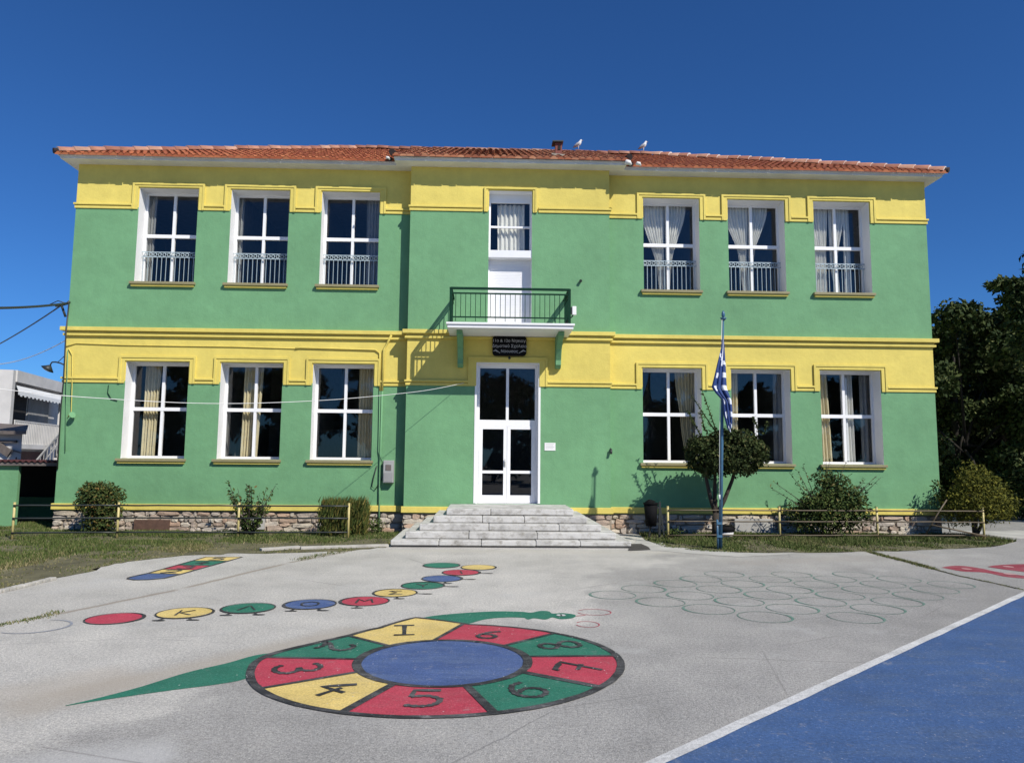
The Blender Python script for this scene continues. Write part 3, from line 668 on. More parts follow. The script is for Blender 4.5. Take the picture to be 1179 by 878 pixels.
for xa,xb,y in segs:
    z=-.02
    for hgt in (.15,.12,.15,.12):
        x=xa
        while x<xb-.06:
            wd=min(random.choice((.10,.16,.24,.34,.5))*random.uniform(.8,1.3),xb-x); 
            if wd>.06: stone(x,x+wd,z+random.uniform(-.03,.02),min(z+hgt+random.uniform(-.03,.035),.495),y)
            x+=wd
        z+=hgt*.93
pl.build('plinth',[M['stone'],M['stonejoint']],school)
mb=MB()
for a,b_ in (((155,598),(194,613)),): p=PY(*a,18.93);q=PY(*b_,18.93); mb.box(p.x,q.x,18.9,18.99,q.z,p.z)
mb.build('basement_hatch',M['hatch'],school)
mb=MB(); p=PY(289,596,18.9);q=PY(304,609,18.9); mb.box(p.x,q.x,18.88,18.99,q.z,p.z); mb.build('plinth_patch',M['slab'],school); mb=MB(); p=PY(846,597,18.9);q=PY(890,613,18.9); mb.box(p.x,q.x,18.90,18.99,q.z,p.z); mb.build('plinth_patch',M['slab'],school)

# mouldings ----------------------------------------------------------
def run(mb,z0,z1,pr,skipU=None,x_ret=True):
    """ledge along the whole front; pr = how far it stands proud"""
    sk=sorted(skipU or [])
    def seg(xa,xb,y):
        x=xa
        for a,b_ in sk:
            if b_<=xa or a>=xb: continue
            if a>x: mb.box(x,min(a,xb),y-pr,y+.02,z0,z1)
            x=max(x,b_)
        if x<xb: mb.box(x,xb,y-pr,y+.02,z0,z1)
    seg(XL-pr,CL-pr,YW); seg(CR+pr,XR+pr,YW); seg(CL-pr,CR+pr,YC)
    mb.box(CL-pr,CL+.01,YC+.02,YW+.02,z0,z1); mb.box(CR-.01,CR+pr,YC+.02,YW+.02,z0,z1)
    mb.box(XL-pr,XL+.01,YW+.02,YB,z0,z1); mb.box(XR-.01,XR+pr,YW+.02,YB,z0,z1)
g=.17
skU=[(a-g,b_+g) for a,b_ in WU]+[(BX[0]-g,BX[1]+g)]; skL=[(a-g,b_+g) for a,b_ in WLo]+[(DX[0]-g-.06,DX[1]+g+.06)]
mb=MB()
run(mb,8.255,8.32,.028,skU); run(mb,8.345,8.395,.052,skU)
run(mb,3.70,3.765,.028,skL); run(mb,3.79,3.84,.052,skL)
run(mb,5.02,5.12,.12,[(-.98,1.99)]); run(mb,4.90,4.96,.065)
run(mb,4.96,5.02,.03,[(-.98,1.99)])
run(mb,.52,.67,.055,[(-.93,1.98)]); run(mb,.60,.69,.075,[(-.93,1.98)]) if False else None
mb.build('string_course',M['yellow'],school,bevel=.008)
def surround(xa,xb,zb,zt,y,parent,top=.15,gg=.17):
    s=MB(); i=.025
    for sgn,xe in ((-1,xa),(1,xb)):
        lo,hi=sorted((xe+sgn*i,xe+sgn*gg)); s.box(lo,hi,y-.028,y+.02,zb,zt+top)
        lo,hi=sorted((xe+sgn*(gg-.05),xe+sgn*gg)); s.box(lo-.001,hi+.001,y-.046,y-.028,zb+.001,zt+top+.001)
    s.box(xa-i,xb+i,y-.0283,y+.02,zt+i,zt+top-.0005); s.box(xa-gg+.05,xb+gg-.05,y-.0457,y-.0285,zt+top-.05,zt+top+.0006)
    return s.build('surround',M['yellow'],parent)

# cornice and roof ----------------------------------------------------
co=MB(); OV=.385; OX=.27; ZC0,ZC1=9.44,9.53
def ring_slab(z0,z1,ov,lip=0):
    ox=ov-OV+OX
    co.box(XL-ox,CL-ov,YW-ov,YW+.03,z0,z1); co.box(CR+ov,XR+ox,YW-ov,YW+.03,z0,z1); co.box(CL-ov,CR+ov,YC-ov,YC+.03,z0,z1)
    co.box(CL-ov,CL+.02,YC+.03,YW+.03,z0,z1) if False else None
    co.box(CL-ov,CR+ov,YC+.03,YW+.03,z0,z1)
    co.box(XL-ox,XL+.03,YW+.03,YB+ov,z0,z1); co.box(XR-.03,XR+ox,YW+.03,YB+ov,z0,z1); co.box(XL+.03,XR-.03,YB-.03,YB+ov,z0,z1)
ring_slab(ZC0,ZC1-.03,OV); ring_slab(ZC1-.03,ZC1,OV+.03)
co.build('cornice',M['soffit'],school)

EO=OV+.05; EZ=9.545; xl,xr,ye,yr=XL-OX-.09,XR+OX+.09,YW-EO,25.0; RZ=12.57; SL=(RZ-EZ)/(yr-ye)
roof=MB()
def tile_field(mb,x0,x1,fstart,length_of,pitch,slope,ex,mi):
    """barrel tiles: columns running up the slope from y=fstart(x)"""
    n=int(round((x1-x0)/pitch)); pw=(x1-x0)/n; cs=math.hypot(1,slope); course=.36
    for i in range(n):
        xa=x0+i*pw; L=length_of(xa+pw/2)
        if L<.1: continue
        k=0; s=0
        while s<L:
            e=min(s+course,L); a=s-.04 if k else s-.05-random.uniform(0,.025); lift=random.uniform(-.006,.008); sx=random.uniform(-.008,.008)
            prof=[(0,.0),(.16,.0),(.24,.055),(.42,.088),(.62,.088),(.80,.055),(.88,.0),(1.0,.0)]
            b=len(mb.v)
            for t,dz in ((a,.022),(e,0)):
                for u,h in prof: mb.v.append((xa+u*pw+sx,fstart+t,EZ+slope*t+h*.50+dz+lift+ex))
            m_=len(prof)
            for q in range(m_-1): mb.f.append((b+q,b+q+1,b+m_+q+1,b+m_+q)); mb.mi.append(mi); mb.sm.append(1<=q<=5)
            c_=len(mb.v); mb.v+=[(mb.v[b+q][0],mb.v[b+q][1]+.010,mb.v[b+q][2]-.002) for q in range(1,7)]; mb.f.append(tuple(c_+q for q in range(6))[::-1]); mb.mi.append(mi); mb.sm.append(False)
            c_=len(mb.v); y_=fstart+a+.008; zb=EZ+slope*a-.03+ex
            mb.v+=[(xa+sx,y_,zb),(xa+pw+sx,y_,zb)]; mb.v+=[(xa+pw+sx,y_,mb.v[b+7][2]),(xa+sx,y_,mb.v[b][2])]; mb.f.append((c_,c_+1,c_+2,c_+3)); mb.mi.append(mi); mb.sm.append(False)
            s=e; k+=1
tile_field(roof,xl,xr,ye,lambda x:min(yr-ye,x-xl+.1,xr-x+.1),.175,SL,.01,0)
# central forward roof
cxl,cxr,cye=CL-EO,CR+EO,YC-EO; SC=(RZ+.10-EZ)/(yr-cye)
tile_field(roof,cxl,cxr,cye,lambda x:5.6,.185,SC,.03,1)
for x in (cxl,cxr):   # cheek closing the step between the two roofs
    roof.face([(x,cye,EZ-.04),(x,yr-1,EZ-.3+SL*(yr-1-ye)),(x,yr-1,EZ+SC*(yr-1-cye)+.05),(x,cye,EZ+.06)],1)
# under-sheet (mortar line) of the front and the other three slopes
roof.face([(xl,ye,EZ),(xr,ye,EZ),(xr-(yr-ye),yr,RZ),(xl+(yr-ye),yr,RZ)],2)
yb2=yr+(yr-ye)
roof.face([(xr,yb2,EZ),(xl,yb2,EZ),(xl+(yr-ye),yr,RZ),(xr-(yr-ye),yr,RZ)],0)
roof.face([(xl,yb2,EZ),(xl,ye,EZ),(xl+(yr-ye),yr,RZ)],0); roof.face([(xr,ye,EZ),(xr,yb2,EZ),(xr-(yr-ye),yr,RZ)],0)
roof.face([(cxl,cye,EZ-.02),(cxr,cye,EZ-.02),(cxr,yr,RZ),(cxl,yr,RZ)],2)
roof.face([(xl,ye,EZ-.008),(xl,yb2,EZ-.008),(xr,yb2,EZ-.008),(xr,ye,EZ-.008)],2)
RO=roof.build('roof',[M['tile'],M['tile_old'],M['mortar']],school)
cap=MB()
def caps(a,b_,r):
    a=Vector(a);b_=Vector(b_); L=(b_-a).length; n=int(L/.38); t=(b_-a)/L; x=t.cross(Vector((0,0,1))).normalized(); up=x.cross(t)
    for i in range(n):
        p=a+t*(L*i/n-.03); q=a+t*(L*(i+1)/n+.03); b=len(cap.v); off=random.uniform(-.015,.015)
        for P_,rr in ((p,r*1.12),(q,r*.92)):
            for k in range(7):
                an=math.pi*k/6; cap.v.append(tuple(P_+x*math.cos(an)*rr+up*(math.sin(an)*rr-.02+off)))
        for k in range(6): cap.f.append((b+k,b+k+1,b+7+k+1,b+7+k)); cap.mi.append(0); cap.sm.append(True)
        cap.f.append(tuple(b+k for k in range(7))[::-1]); cap.mi.append(1); cap.sm.append(False)
hipL=(xl+(yr-ye),yr,RZ+.05); hipR=(xr-(yr-ye),yr,RZ+.05)
caps((xl+.05,ye+.05,EZ+.07),hipL,.13); caps((xr-.05,ye+.05,EZ+.07),hipR,.13); caps(hipL,hipR,.13)
cap.build('ridge_cap',[M['cap'],M['mortar']],RO)
# broken dark corner tiles and white mortar where the roofs step
def ctile(a,b_,r): mb=MB(); mb.tube([a,b_],r,8); mb.build('corner_tile',M['darktile'],RO)
for x,sg in ((cxl,-1),(cxr,1)):
    ctile((x+sg*.02,cye-.04,EZ+.08),(x+sg*.03,cye+.3,EZ+.19),.085); ctile((x+sg*.10,cye+.16,EZ-.03),(x+sg*.12,cye+.5,EZ+.1),.06)
ctile((xl-.04,ye-.04,EZ+.05),(xl+.2,ye+.2,EZ+.13),.075); ctile((xr+.04,ye-.04,EZ+.05),(xr-.2,ye+.2,EZ+.13),.075)
for x,z,r in ((cxr-.02,EZ-.09,.095),(cxr+.25,EZ-.11,.07),(cxl-.12,EZ-.09,.05)):
    n=8; mb=MB()
    mb.tube([(x-r*.9,cye-.02,z),(x-r*.4,cye-.05,z+r*.25),(x+r*.3,cye-.04,z+r*.2),(x+r*.9,cye,z-.02)],[r*.35,r*.75,r*.65,r*.3],n); mb.build('mortar_lump',M['mortar'],RO)
# chimney
ch=MB(); cy_=19.25; cx=PY(643,180,cy_).x; cz=PY(643,163.5,cy_).z-.41
ch.box(cx-.20,cx+.17,cy_-.18,cy_+.3,cz-.75,cz+.0,0,.02); ch.box(cx-.085,cx+.085,cy_-.06,cy_+.14,cz+.0,cz+.36,1,.006)
C_=ch.build('chimney',[M['chim'],M['chimbrick']],RO)
mb=MB(); mb.box(cx-.17,cx+.12,cy_-.14,cy_+.22,cz+.365,cz+.40,0,.006); mb.build('chimney_cap',M['iron'],RO)
mb=MB(); mb.box(cx-.02,cx+.05,cy_-.075,cy_-.061,cz+.16,cz+.27); mb.build('flue_opening',M['ndark'],RO)

# windows -------------------------------------------------------------
def curtain(x0t,x1t,x0b,x1b,zt,zb,y,parent,mat,waves=5,amp=.035,tie=None):
    c=MB(); nx,nz=int(waves*8),14; rr=random.random()*6
    g_=[]
    for j in range(nz+1):
        t=j/nz; z=zt+(zb-zt)*t; 
        if tie: # gathered to (xa,xb) at height fraction tf then hanging on
            tf,xa,xb=tie; u=min(1,t/tf); u=u*u*(3-2*u); l=x0t+(xa-x0t)*u; r_=x1t+(xb-x1t)*u
            if t>tf: k=(t-tf)/(1-tf); l+=(x0b-xa)*k; r_+=(x1b-xb)*k
        else: l=x0t+(x0b-x0t)*t; r_=x1t+(x1b-x1t)*t
        row=[]
        for i in range(nx+1):
            s=i/nx; row.append((l+(r_-l)*s,y+amp*math.sin(s*waves*6.28+rr)+.012*math.sin(s*17+t*3),z))
        g_.append(row)
    b=len(c.v)
    for row in g_: c.v+=row
    for j in range(nz):
        for i in range(nx): q=b+j*(nx+1)+i; c.f.append((q,q+1,q+nx+2,q+nx+1)); c.mi.append(0); c.sm.append(True)
    return c.build('curtain',mat,parent)
def window(xa,xb,za,zb,y,tz,curt,guard,top,lab):
    fy0,fy1=y+DEP-.08,y+DEP-.015; fr=MB(); t=.055
    fr.box(xa,xa+t,fy0,fy1,za,zb); fr.box(xb-t,xb,fy0,fy1,za,zb); fr.box(xa+t,xb-t,fy0,fy1,zb-t,zb); fr.box(xa+t,xb-t,fy0,fy1,za,za+t*1.2)
    cx=(xa+xb)/2; fr.box(cx-.035,cx+.035,fy0-.004,fy1,za+t*1.2,tz-.045); fr.box(cx-.035,cx+.035,fy0-.004,fy1,tz+.045,zb-t)
    fr.box(xa+t,xb-t,fy0-.008,fy1,tz-.045,tz+.045)
    W=fr.build('window',M['frame'],school); W['label']=lab
    p=MB(); yy=fy1-.02
    for l,r_,b0,t0 in ((xa+t,cx-.035,za+t*1.2,tz-.045),(cx+.035,xb-t,za+t*1.2,tz-.045),(xa+t,cx-.035,tz+.045,zb-t),(cx+.035,xb-t,tz+.045,zb-t)):
        p.face([(l,yy,b0),(r_,yy,b0),(r_,yy+random.uniform(-.002,.002),t0),(l,yy,t0)])
    p.build('pane',M['glass'],W)
    s=MB(); s.box(xa-.09,xb+.05,y-.10,y+.04,za-.07,za-.004); s.box(xa,xb,y+.04,fy0,za-.03,za+.004); s.box(xa-.055,xb+.02,y-.065,y+.04,za-.125,za-.07,1)
    s.build('sill',[M['sill'],M['yellow']],W,bevel=.006)
    surround(xa,xb,8.255 if za>5 else 3.70,zb,y,W,top)
    wx=xb-xa
    for c in curt:
        (a,b_,c0,d_),mt,wv=c[:3]; tie=c[3] if len(c)>3 else None
        if tie: tie=(tie[0],xa+wx*tie[1],xa+wx*tie[2])
        curtain(xa+wx*a,xa+wx*b_,xa+wx*c0,xa+wx*d_,zb-.03,za+.03,fy1+(.07 if guard else .12),W,M[mt],wv,.03,tie)
    if guard:
        gq=MB(); gy=fy0-.07; z0,z1=za+.06,za+.88
        for z in (z1,z1-.13,z0): gq.bar((xa,gy,z),(xb,gy,z),.016,.022)
        n=13
        for k in range(n):
            x=xa+.05+(wx-.1)*k/(n-1); gq.bar((x,gy,z0),(x,gy,z1-.13),.012,.012)
            cxx=x
            if k<n-1:
                cc=(x+(wx-.1)/(n-1)/2,gy,z1-.065); gq.tube([(cc[0]+.042*math.cos(R(a)),gy,cc[2]+.042*math.sin(R(a))) for a in range(0,361,45)],.012,5,cap=False)
        gq.build('guard_rail',M['rail_lb'],W)
    return W
CU=[ [((.0,.15,.0,.12),'curtain_g',3)],
     [((.0,.12,.0,.10),'curtain_g',2),((.90,1,.88,1),'curtain_g',2)],
     [((.72,1.0,.74,1.0),'curtain_g',5)],
     [((.02,.45,.36,.47),'curtain_w_and_glare',7,(.8,.33,.45)),((.47,.86,.44,.54),'curtain_w_and_glare',7,(.72,.48,.58))],
     [((.02,.46,.36,.46),'curtain_w_and_glare',7,(.62,.30,.44)),((.47,.84,.40,.50),'curtain_w_and_glare',7,(.62,.48,.56))],
     [((.02,.40,.14,.36),'curtain_w_and_glare',7,(.55,.14,.36)),((.43,.72,.52,.60),'curtain_w_and_glare',5,(.65,.44,.56)),((.70,.80,.68,.82),'curtain_w_and_glare',2)] ]
CLo=[ [((.14,.40,.14,.36),'curtain_c',5)], [((.26,.58,.24,.52),'curtain_c',6)], [((.70,.95,.70,.95),'curtain_c',5)],
      [((.64,1.0,.82,.96),'curtain_c',6,(.62,.74,.93))], [((.0,.24,.0,.22),'curtain_c',5),((.86,1,.84,1),'curtain_g',2)], [((.02,.28,.03,.34),'curtain_c',5),((.50,.70,.52,.72),'curtain_w_and_glare',4),((.84,.96,.84,.96),'curtain_g',2)] ]  # last window: middle pale curtain added to imitate the sash's bright reflection
nmU=['upper window with one narrow grey curtain','upper window with grey curtains at both edges','upper window with grey curtain drawn on its right','upper window with tied pale curtains','upper window with tied pale curtains meeting low','upper window with several pale curtains']
nmL=['lower window with cream curtain left of the mullion','lower window with cream curtain near its middle','lower window with cream curtain at its right','lower window with a tied cream curtain','lower window partly behind the round tree','lower window with an open sash']
for k in range(6): window(*WU[k],*ZU,YW,7.66,CU[k],True,.13,nmU[k])
WW=[window(*WLo[k],*ZL,YW,3.07,CLo[k],False,.15,nmL[k]) for k in range(6)]
# open casement of the last lower window, swung inwards
mb=MB(); hx=WLo[5][0]+.06+.80; 
def sash(mb,h,ang,L,z0,z1):
    u=Vector((math.cos(ang),math.sin(ang),0)); h=Vector(h)
    for a,b_ in (((0,z0),(L,z0)),((0,z1),(L,z1)),((0,z0),(0,z1)),((L,z0),(L,z1))): mb.bar(h+u*a[0]+Vector((0,0,a[1])),h+u*b_[0]+Vector((0,0,b_[1])),.05,.06)
    return u
u=sash(mb,(hx+.06,YW+DEP+.04,0),R(62),.62,1.9,4.1); mb.build('open_sash',M['frame'],WW[5])
# upper landing window, shutter
bw=MB(); y=YC; fy0,fy1=y+.27,y+.33; xa,xb=BX; t=.045
bw.box(xa,xa+t,fy0,fy1,7.25,8.83); bw.box(xb-t,xb,fy0,fy1,7.25,8.83); bw.box(xa+t,xb-t,fy0,fy1,8.60,8.83); bw.box(xa+t,xb-t,fy0,fy1,7.25,7.31); bw.box(xa+t,xb-t,fy0-.004,fy1,7.92,7.97)
BW=bw.build('balcony_window',M['frame'],school)
p=MB(); yy=fy1-.02; p.face([(xa+t,yy,7.31),(xb-t,yy,7.31),(xb-t,yy,8.6),(xa+t,yy,8.6)]); p.build('pane',M['glass'],BW)
curtain(xa+.22,xb-.18,xa+.24,xb-.16,8.6,7.3,fy1+.1,BW,M['curtain_w_and_glare'],6,.03)
surround(xa,xb,8.255,8.83,YC,BW,.09,.13)
sh=MB(); sh.box(xa-.01,xb+.01,y+.02,fy1,7.06,7.249); n=46; z=5.1
for k in range(n):
    z0=5.10+(7.058-5.10)*k/n; z1=5.10+(7.058-5.10)*(k+1)/n; sh.box(xa+.03,xb-.03,fy0+.012,fy1-.01,z0+.003,z1-.003); sh.box(xa+.03,xb-.03,fy0+.02,fy1-.012,z1-.003,z1+.003)
sh.box(xa,xa+.03,fy0-.01,fy1,5.09,7.058); sh.box(xb-.03,xb,fy0-.01,fy1,5.09,7.058)
sh.build('roller_shutter',M['shutter'],school)

# entrance door
dr=MB(); xa,xb=DX; y=YC; fy0,fy1=y+.24,y+.32; zb_,zt=.76,DZ[1]; t=.07
dr.box(xa,xa+t,fy0,fy1,zb_,zt); dr.box(xb-t,xb,fy0,fy1,zb_,zt); dr.box(xa+t,xb-t,fy0,fy1,zt-.09,zt); tz=2.78
dr.box(xa+t,xb-t,fy0-.012,fy1,tz-.075,tz+.075); cx=(xa+xb)/2; dr.box(cx-.035,cx+.035,fy0-.006,fy1,tz+.075,zt-.09)
leaf=[]
for l,r_ in ((xa+t,cx-.003),(cx+.003,xb-t)):
    dr.box(l,l+.085,fy0-.02,fy1-.02,zb_,tz-.077); dr.box(r_-.085,r_,fy0-.02,fy1-.02,zb_,tz-.077)
    dr.box(l+.085,r_-.085,fy0-.02,fy1-.02,zb_,zb_+.19); dr.box(l+.085,r_-.085,fy0-.02,fy1-.02,tz-.16,tz-.077); dr.box(l+.085,r_-.085,fy0-.02,fy1-.02,1.50,1.57)
    leaf+=[(l+.085,r_-.085,zb_+.19,1.5),(l+.085,r_-.085,1.57,tz-.16)]
leaf+=[(xa+t,cx-.035,tz+.075,zt-.09),(cx+.035,xb-t,tz+.075,zt-.09)]
D=dr.build('entrance_door',M['frame'],school); D['label']='white double entrance door with dark glass under a tall transom window'
p=MB()
for l,r_,a,b_ in leaf: p.face([(l,fy1-.04,a),(r_,fy1-.04,a),(r_,fy1-.04+random.uniform(-.003,.003),b_),(l,fy1-.04,b_)])
p.build('pane',M['glass'],D)
mb=MB()
for x in (cx-.05,): mb.bar((x,fy0-.06,1.72),(x,fy0-.06,1.86),.02,.02); mb.bar((x,fy0-.06,1.75),(x,fy0-.02,1.75),.015); mb.box(x-.02,x+.02,fy0-.03,fy0-.021,1.66,1.8)
mb.build('handle',M['metal'],D)
s=surround(xa,xb,3.70,DZ[1],YC,D,.16,.23)
mb=MB()
for sg,xe in ((-1,xa),(1,xb)):
    lo,hi=sorted((xe,xe+sg*.055)); mb.box(lo,hi,YC-.012,YC+.03,.76,DZ[1])
mb.box(xa-.055,xb+.055,YC-.0125,YC+.03,DZ[1]+.001,DZ[1]+.05); mb.build('door_trim',M['white'],D)

# balcony
mb=MB(); bx0,bx1,by=-1.0,2.02,YC-1.26; mb.box(bx0,bx1,by,YC,4.97,5.05); mb.box(bx0-.03,bx1+.03,by-.035,YC-.001,5.05,5.10); 
B=mb.build('balcony',M['white'],school,bevel=.008)
rl=MB(); a0,a1=bx0+.07,bx1-.09; fy=by+.06; zt=5.96
def railrun(p,q,n):
    p=Vector(p);q=Vector(q)
    rl.bar(p+Vector((0,0,zt-.02)),q+Vector((0,0,zt-.02)),.07,.05); rl.bar(p+Vector((0,0,zt-.14)),q+Vector((0,0,zt-.14)),.03,.035); rl.bar(p+Vector((0,0,5.24)),q+Vector((0,0,5.24)),.03,.03)
    for k in range(1,n):
        c=p.lerp(q,k/n); lo=5.14 if k%2 else 5.25; rl.bar(c+Vector((0,0,lo)),c+Vector((0,0,zt-.14)),.014,.014)
railrun((a0,fy,0),(a1,fy,0),24); railrun((a0,fy,0),(a0,YC-.01,0),9); railrun((a1,fy,0),(a1,YC-.01,0),9)
for x in (a0,a1): rl.bar((x,fy,5.10),(x,fy,zt),.06,.06)
rl.build('railing',M['dkgreen'],B)
for x in (-.72,1.76):
    br=MB(); pr=[(YC+.01,4.97),(YC-.98,4.97),(YC-.98,4.86),(YC-.62,4.78),(YC-.36,4.62),(YC-.20,4.36),(YC-.20,4.24),(YC-.10,4.16),(YC+.01,4.16)]
    n=len(pr); b=len(br.v)
    for xx in (x-.07,x+.07):
        for yy,zz in pr: br.v.append((xx,yy,zz-.002))
    br.f+= [tuple(range(b,b+n)),tuple(range(b+2*n-1,b+n-1,-1))]; br.mi+=[0,0]; br.sm+=[False]*2
    for k in range(n): j=(k+1)%n; br.f.append((b+k,b+n+k,b+n+j,b+j)); br.mi.append(0); br.sm.append(False)
    br.build('bracket',M['green'],B,bevel=.01)

# entrance steps -------------------------------------------------------
st=thing('entrance_steps','five worn pale marble steps narrowing up to the entrance door','steps',(.5,17,0))
SX0,SX1,SY=-2.02,3.07,15.84
for k in range(5):
    z0,z1=.148*k,.148*(k+1); o=.275*k; x0,x1,y0=SX0+o,SX1-o,SY+o; yb=18.66
    mb=MB(); rn=random.Random(k+4)
    if k==0: mb.box(x0+.02,x1-.02,y0+.03,yb,-.02,.035,1)
    zz=z0+.036 if k==0 else z0+.004
    cuts=[x0]; 
    while cuts[-1]<x1-.9: cuts.append(min(x1,cuts[-1]+rn.uniform(.8,1.7)))
    if cuts[-1]<x1: cuts[-1]=x1
    for a,b_ in zip(cuts,cuts[1:]):
        j=rn.uniform(-.008,.008); mb.box(a+.004,b_-.004,y0+j,y0+.34,zz+rn.uniform(0,.006),z1+rn.uniform(-.004,.003),0)
        mb.box(a,b_,y0+.03,y0+.335,zz,z1-.015,1)
    if k<4:
        for xx0,xx1 in ((x0+.002,x0+.34),(x1-.34,x1-.002)):
            yy=y0+.345
            while yy<yb-.1: ye_=min(yb,yy+rn.uniform(.7,1.3)); mb.box(xx0,xx1,yy,ye_-.006,zz,z1+rn.uniform(-.004,.003),0); yy=ye_
        mb.box(x0+.34,x1-.34,y0+.345,yb,z0,z1-.02,1)
    else: mb.box(x0+.003,x1-.003,y0+.345,yb,z0+.004,z1,0)
    mb.build('step',[M['marble'],M['joint']],st,bevel=.018)

# things fixed to the facade -------------------------------------------
sg=thing('name_plaque','black rounded school name plaque above the entrance door','sign',(.49,YC-.04,4.62))
p0=PY(567,387,YC-.03);p1=PY(606,410,YC-.03); mb=MB(); cx,cz=(p0.x+p1.x)/2,(p0.z+p1.z)/2; hx,hz=(p1.x-p0.x)/2,(p0.z-p1.z)/2; rc=.09
out=[]
for qx,qz,a0 in ((1,1,0),(-1,1,90),(-1,-1,180),(1,-1,270)):
    for k in range(5): a=R(a0+90*k/4); out.append((cx+qx*(hx-rc)+rc*math.cos(a),cz+qz*(hz-rc)+rc*math.sin(a)))
n=len(out); b=0
for yy in (YC-.115,YC): mb.v+=[(x,yy,z) for x,z in out]
mb.f.append(tuple(range(n))); mb.f.append(tuple(range(2*n-1,n-1,-1))); mb.mi+=[0,0]; mb.sm+=[False]*2
for k in range(n): j=(k+1)%n; mb.f.append((k,n+k,n+j,j)); mb.mi.append(0); mb.sm.append(False)
mb.build('board',M['black'],sg)
for body,dz,size in (('11ο & 12ο Νηπιαγ.',.125,.105),('Δημοτικό Σχολείο',-.01,.105),('Νάουσας',-.145,.10)):
    text_mesh('lettering',body,size,M['letter'],sg,(cx,YC-.118,cz+dz),(1,0,0),(0,0,1),.002)
for s_ in (-1,1):
    mb=MB()
    for k in range(3): mb.bar((cx+s_*(.24+.05*k),YC-.117,cz-.19+.03*k),(cx+s_*(.36+.03*k),YC-.117,cz-.10-.02*k),.004,.012)
    mb.build('scroll_mark',M['letter'],sg)
# white paper notice
p0=PY(627,509.5,YC);p1=PY(639.5,518.5,YC); n_=thing('wall_notice','small white paper notice fixed to the green wall right of the door','notice',(p0.x,YC,p1.z))
mb=MB(); mb.box(p0.x,p1.x,YC-.012,YC+.001,p1.z,p0.z); mb.build('sheet',M['paper'],n_); mb=MB(); 
for k in range(4): mb.box(p0.x+.03,p1.x-.03-.03*(k%2),YC-.0135,YC-.0125,p0.z-.04-.035*k,p0.z-.032-.035*k)
mb.build('text_line',M['metal'],n_)
# lantern hook under the plaque
p0=PY(586.5,412,YC-.03); mb=MB(); mb.tube([(p0.x,YC,p0.z),(p0.x,YC-.06,p0.z)],.035,10); mb.tube([(p0.x,YC-.06,p0.z),(p0.x,YC-.09,p0.z-.03)],[.03,.02],10); tag(mb.build('door_bell',M['iron']),'small dark round bell under the school name plaque','bell')
# meter box with conduits
pc=PY(447.5,543,YW-.1); mtr=thing('meter_box','grey electricity meter box on the wall left of the steps','meter box',(pc.x,YW,pc.z-.3))
mb=MB(); mb.box(pc.x-.13,pc.x+.13,YW-.17,YW,pc.z-.27,pc.z+.29); mb.build('case',M['metal'],mtr,bevel=.01)
mb=MB(); mb.box(pc.x-.11,pc.x+.11,YW-.18,YW-.171,pc.z-.24,pc.z-.02); mb.build('cover',M['ngrey'],mtr); mb=MB(); mb.box(pc.x-.07,pc.x+.07,YW-.182,YW-.171,pc.z+.04,pc.z+.18); mb.build('viewing_window',M['woodgrey'],mtr)
pp=MB()
def wp(px,py,y=YW-.04): p=PY(px,py,y); return (p.x,p.y,p.z)
c1=MB(); 
a=[wp(450.5,386,YW-.15),wp(446,395),wp(442,402),wp(440,450)]; c1.tube(a,.028,8,1); c1.tube([wp(440,450),wp(438,520),wp(437,560),wp(436,612)],.026,8,0)
tag(c1.build('conduit_pipe',[M['green'],M['yellow']]),'painted pipe rising from the ground beside the meter box to the ledge','pipe')
c2=MB(); a=[wp(340,401),wp(345,400),wp(432,402.5),wp(437,406),wp(437.5,450)]; c2.tube([(x,y+.01,z) for x,y,z in a],.018,8,1); c2.tube([wp(437.5,450,YW-.03),wp(436,520,YW-.03),wp(442,535,YW-.1)],.016,8,0)
c2.tube([wp(75,399,YW-.02),wp(88,395,YW-.02),wp(140,397,YW-.02),wp(200,398,YW-.02),wp(270,399,YW-.02),wp(340,401,YW-.02)],.012,6,1)
tag(c2.build('conduit_pipe',[M['green'],M['yellow']]),'thin conduit along the yellow band turning down to the meter box','pipe')
mb=MB(); mb.tube([wp(434,536),wp(430,550),wp(428,560),wp(432,563),wp(437,556),wp(441,548)],.012,6); tag(mb.build('loose_cable',M['iron']),'loose black cable loop hanging left of the meter box','cable')
# cables down the left corner
mb=MB(); mb.tube([wp(79.5,348,YW-.03),wp(76,382,YW-.16),wp(73,440,YW-.1),wp(70,470,YW-.03),wp(66,540,YW-.03)],.02,6); tag(mb.build('corner_cable',M['iron']),'black cable running down the left corner of the school','cable')
mb=MB(); mb.tube([wp(79,401,YW-.03),wp(83,408,YW-.03),wp(83,436,YW-.03),wp(83,445,YW-.09),wp(82,474,YW-.03),wp(78,480,YW-.03)],.010,6,1); mb.tube([wp(78,403,YW-.03),wp(77,440,YW-.09),wp(76,470,YW-.03),wp(75,520,YW-.03)],.010,6,0); tag(mb.build('corner_cable',[M['green'],M['yellow']]),'thin painted wires near the left corner leading to a small siren','cable')
p=PY(84,479,YW); mb=MB(); mb.tube([(p.x,YW,p.z),(p.x,YW-.08,p.z)],[.04,.04],10); mb.tube([(p.x-.02,YW-.08,p.z),(p.x+.06,YW-.14,p.z+.03)],[.03,.08],12); tag(mb.build('wall_siren',M['green']),'small green horn siren near the left corner of the school','siren')
mb=MB(); mb.tube([wp(125,443,YW-.02),wp(124,452,YW-.02),wp(128,459,YW-.02),wp(135,461,YW-.02)],.010,6); tag(mb.build('loose_cable',M['dkgreen']),'short dark cable curl below the yellow band near the first lower window','cable')
